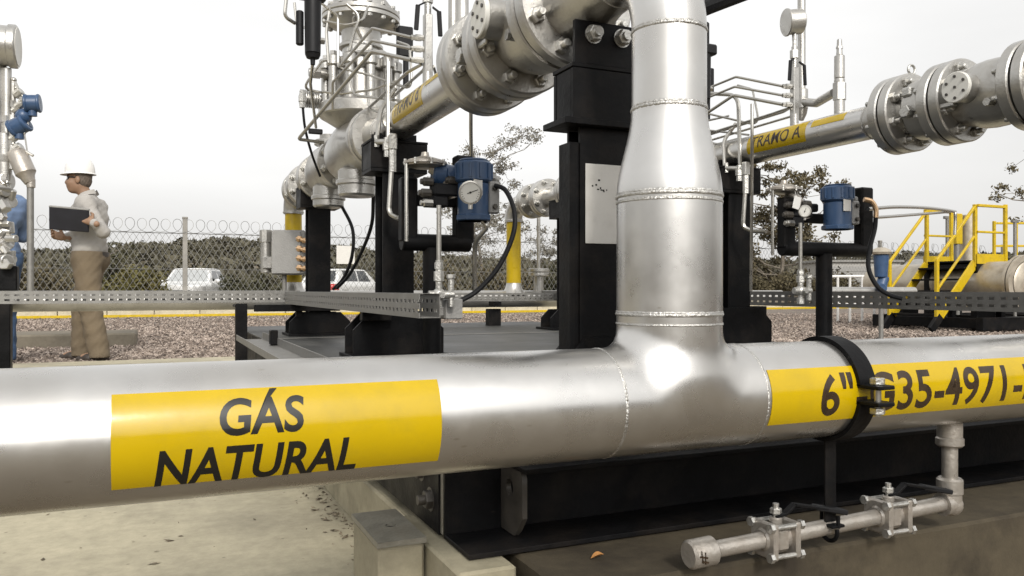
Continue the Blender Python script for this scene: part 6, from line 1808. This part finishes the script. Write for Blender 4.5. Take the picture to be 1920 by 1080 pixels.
yc_ = thing('standpipe', 'rusty tan standpipe with yellow sleeve behind the stair handrail', 'pipe', Wd(1812, 545, 14.6))
p = Wd(1815, 543, 14.6)
m_ = MB(); m_.cyl((p.x, p.y, .9), (p.x, p.y, 1.98), .14, n=28, bev=.01); part('pipe', m_, M['tan_metal'], yc_)
p = Wd(1794, 543, 14.5); m_ = MB(); m_.box((p.x, p.y, 1.72), (.16, .12, .55), .01); part('yellow_sleeve', m_, M['yellow'], yc_)
m_ = MB(); m_.cyl((p.x, p.y, GZ), (p.x, p.y, 1.45), .05, n=16); part('foot', m_, M['galv'], yc_)
for px, lab, y0, y1 in ((1776, 'left thin grey conduit post behind the stair handrail', 408, 480), (1903, 'thin dark conduit post at the right picture edge', 415, 470)):
    p = Wd(px, 543, 14.2); m_ = MB(); m_.cyl((p.x, p.y, GZ), (p.x, p.y, H + (543 - y0) / FPX * 14.2), .028, n=12); m_.box((p.x, p.y, H + (543 - y0) / FPX * 14.2), (.16, .05, .05), .006)
    solo('conduit_post', m_, M['galv'], lab, 'post', (p.x, p.y, GZ))

bl = thing('valve_actuator', 'blue valve actuator with tan cap on a pedestal behind the right stand', 'valve', Wd(1650, 585, 10.5))
c = Wd(1652, 500, 10.5)
m_ = MB(); m_.cyl(c + Vector((0, 0, -.14)), c + Vector((0, 0, .16)), .078, .095, n=24, bev=.01); m_.cyl(c + Vector((-.02, 0, -.30)), c + Vector((.05, 0, -.13)), .07, .07, n=20, bev=.01); m_.cyl(c + Vector((-.02, -.02, -.28)), c + Vector((-.14, -.14, -.28)), .06, n=20, bev=.008); part('actuator', m_, M['blue'], bl)
m_ = MB(); m_.lathe(c + Vector((0, 0, .16)), (0, 0, 1), [(0, 0), (0, .12), (.03, .13), (.06, .11), (.09, .05), (.092, 0)], 28); part('cap', m_, M['tan_metal'], bl)
m_ = MB(); m_.cyl((c.x, c.y, GZ), (c.x, c.y, c.z - .2), .03, n=16); part('pedestal', m_, M['galv'], bl)
m_ = MB(); m_.cyl(c + Vector((-.9, 0, -.32)), c + Vector((.6, 0, -.32)), .055, n=20); part('branch_pipe', m_, M['alu_dull'], bl)

wr = thing('pipe_railing', 'low white pipe railing on the gravel between the right stand and the stairs', 'railing', Wd(1600, 560, 16.5))
a, b = Wd(1548, 543, 16.5), Wd(1662, 543, 16.5)
for z in (.90, .62, .48, .34):
    m_ = MB(); m_.cyl((a.x, a.y, z), (b.x, b.y, z), .03 if z > .8 else .016, n=12); part('rail', m_, M['white'], wr)
for k in range(6):
    p = a.lerp(b, k / 5); m_ = MB(); m_.cyl((p.x, p.y, GZ), (p.x, p.y, .90), .026, n=12); part('post', m_, M['white'], wr)

M['wall_grey'] = mat('grey_render', (.30, .29, .27), .85, 0, var=.1, vscale=.8)
bg_ = thing('low_building', 'low grey building with a wide dark shutter far behind the right stand', 'building', Wd(1590, 560, 48))
p = Wd(1590, 543, 48); rot = Matrix.Rotation(-YAW, 3, 'Z'); rv = rot @ Vector((1, 0, 0)); fv = rot @ Vector((0, -1, 0)); pp = Vector((p.x, p.y, 0))
m_ = MB(); m_.box(pp + Vector((0, 0, 1.05)), (4.6, 3.5, 2.3), .02, rot); part('wall', m_, M['wall_grey'], bg_)
m_ = MB(); m_.box(pp + Vector((0, 0, 2.26)), (4.9, 3.8, .14), .02, rot); part('roof', m_, M['galv'], bg_)
m_ = MB(); m_.box(pp - rv * .75 + fv * 1.76 + Vector((0, 0, 1.2)), (2.2, .06, 1.5), .01, rot); part('shutter', m_, M['grey_box'], bg_)
for k in range(5):
    m_ = MB(); m_.box(pp - rv * .75 + fv * 1.80 + Vector((0, 0, .6 + k * .3)), (2.16, .03, .27), .008, rot); part('shutter_slat', m_, M['grey_box'], bg_)
for k in (0, 1):
    f_ = MB(); f_.box(pp + rv * (.9 + k * .75) + fv * 1.76 + Vector((0, 0, 1.5)), (.55, .06, .7), .01, rot); w = part('window', f_, M['offwhite'], bg_)
    g_ = MB(); g_.box(pp + rv * (.9 + k * .75) + fv * 1.795 + Vector((0, 0, 1.5)), (.46, .02, .6), .005, rot); part('pane', g_, M['glass'], w)
# far sign plate wired to the fence and slabs on the gravel
p = Wy(648, 478, FY - .1); m_ = MB(); m_.box(p, (.55, .02, .55), .004); solo('fence_sign', m_, M['offwhite'], 'blank pale plate wired to the fence above the second white car', 'sign', p - Vector((0, 0, .27)))
sl = Wd(60, 620, 9.3)
m_ = MB(); M['slab'] = concrete_mat('slab_concrete', (.15, .13, .10), (.09, .08, .06))
m_.box((sl.x, sl.y, .02), (2.2, .9, .22), .02); solo('concrete_slab', m_, M['slab'], 'low concrete slab on the gravel behind the two men', 'slab', (sl.x, sl.y, -.03))
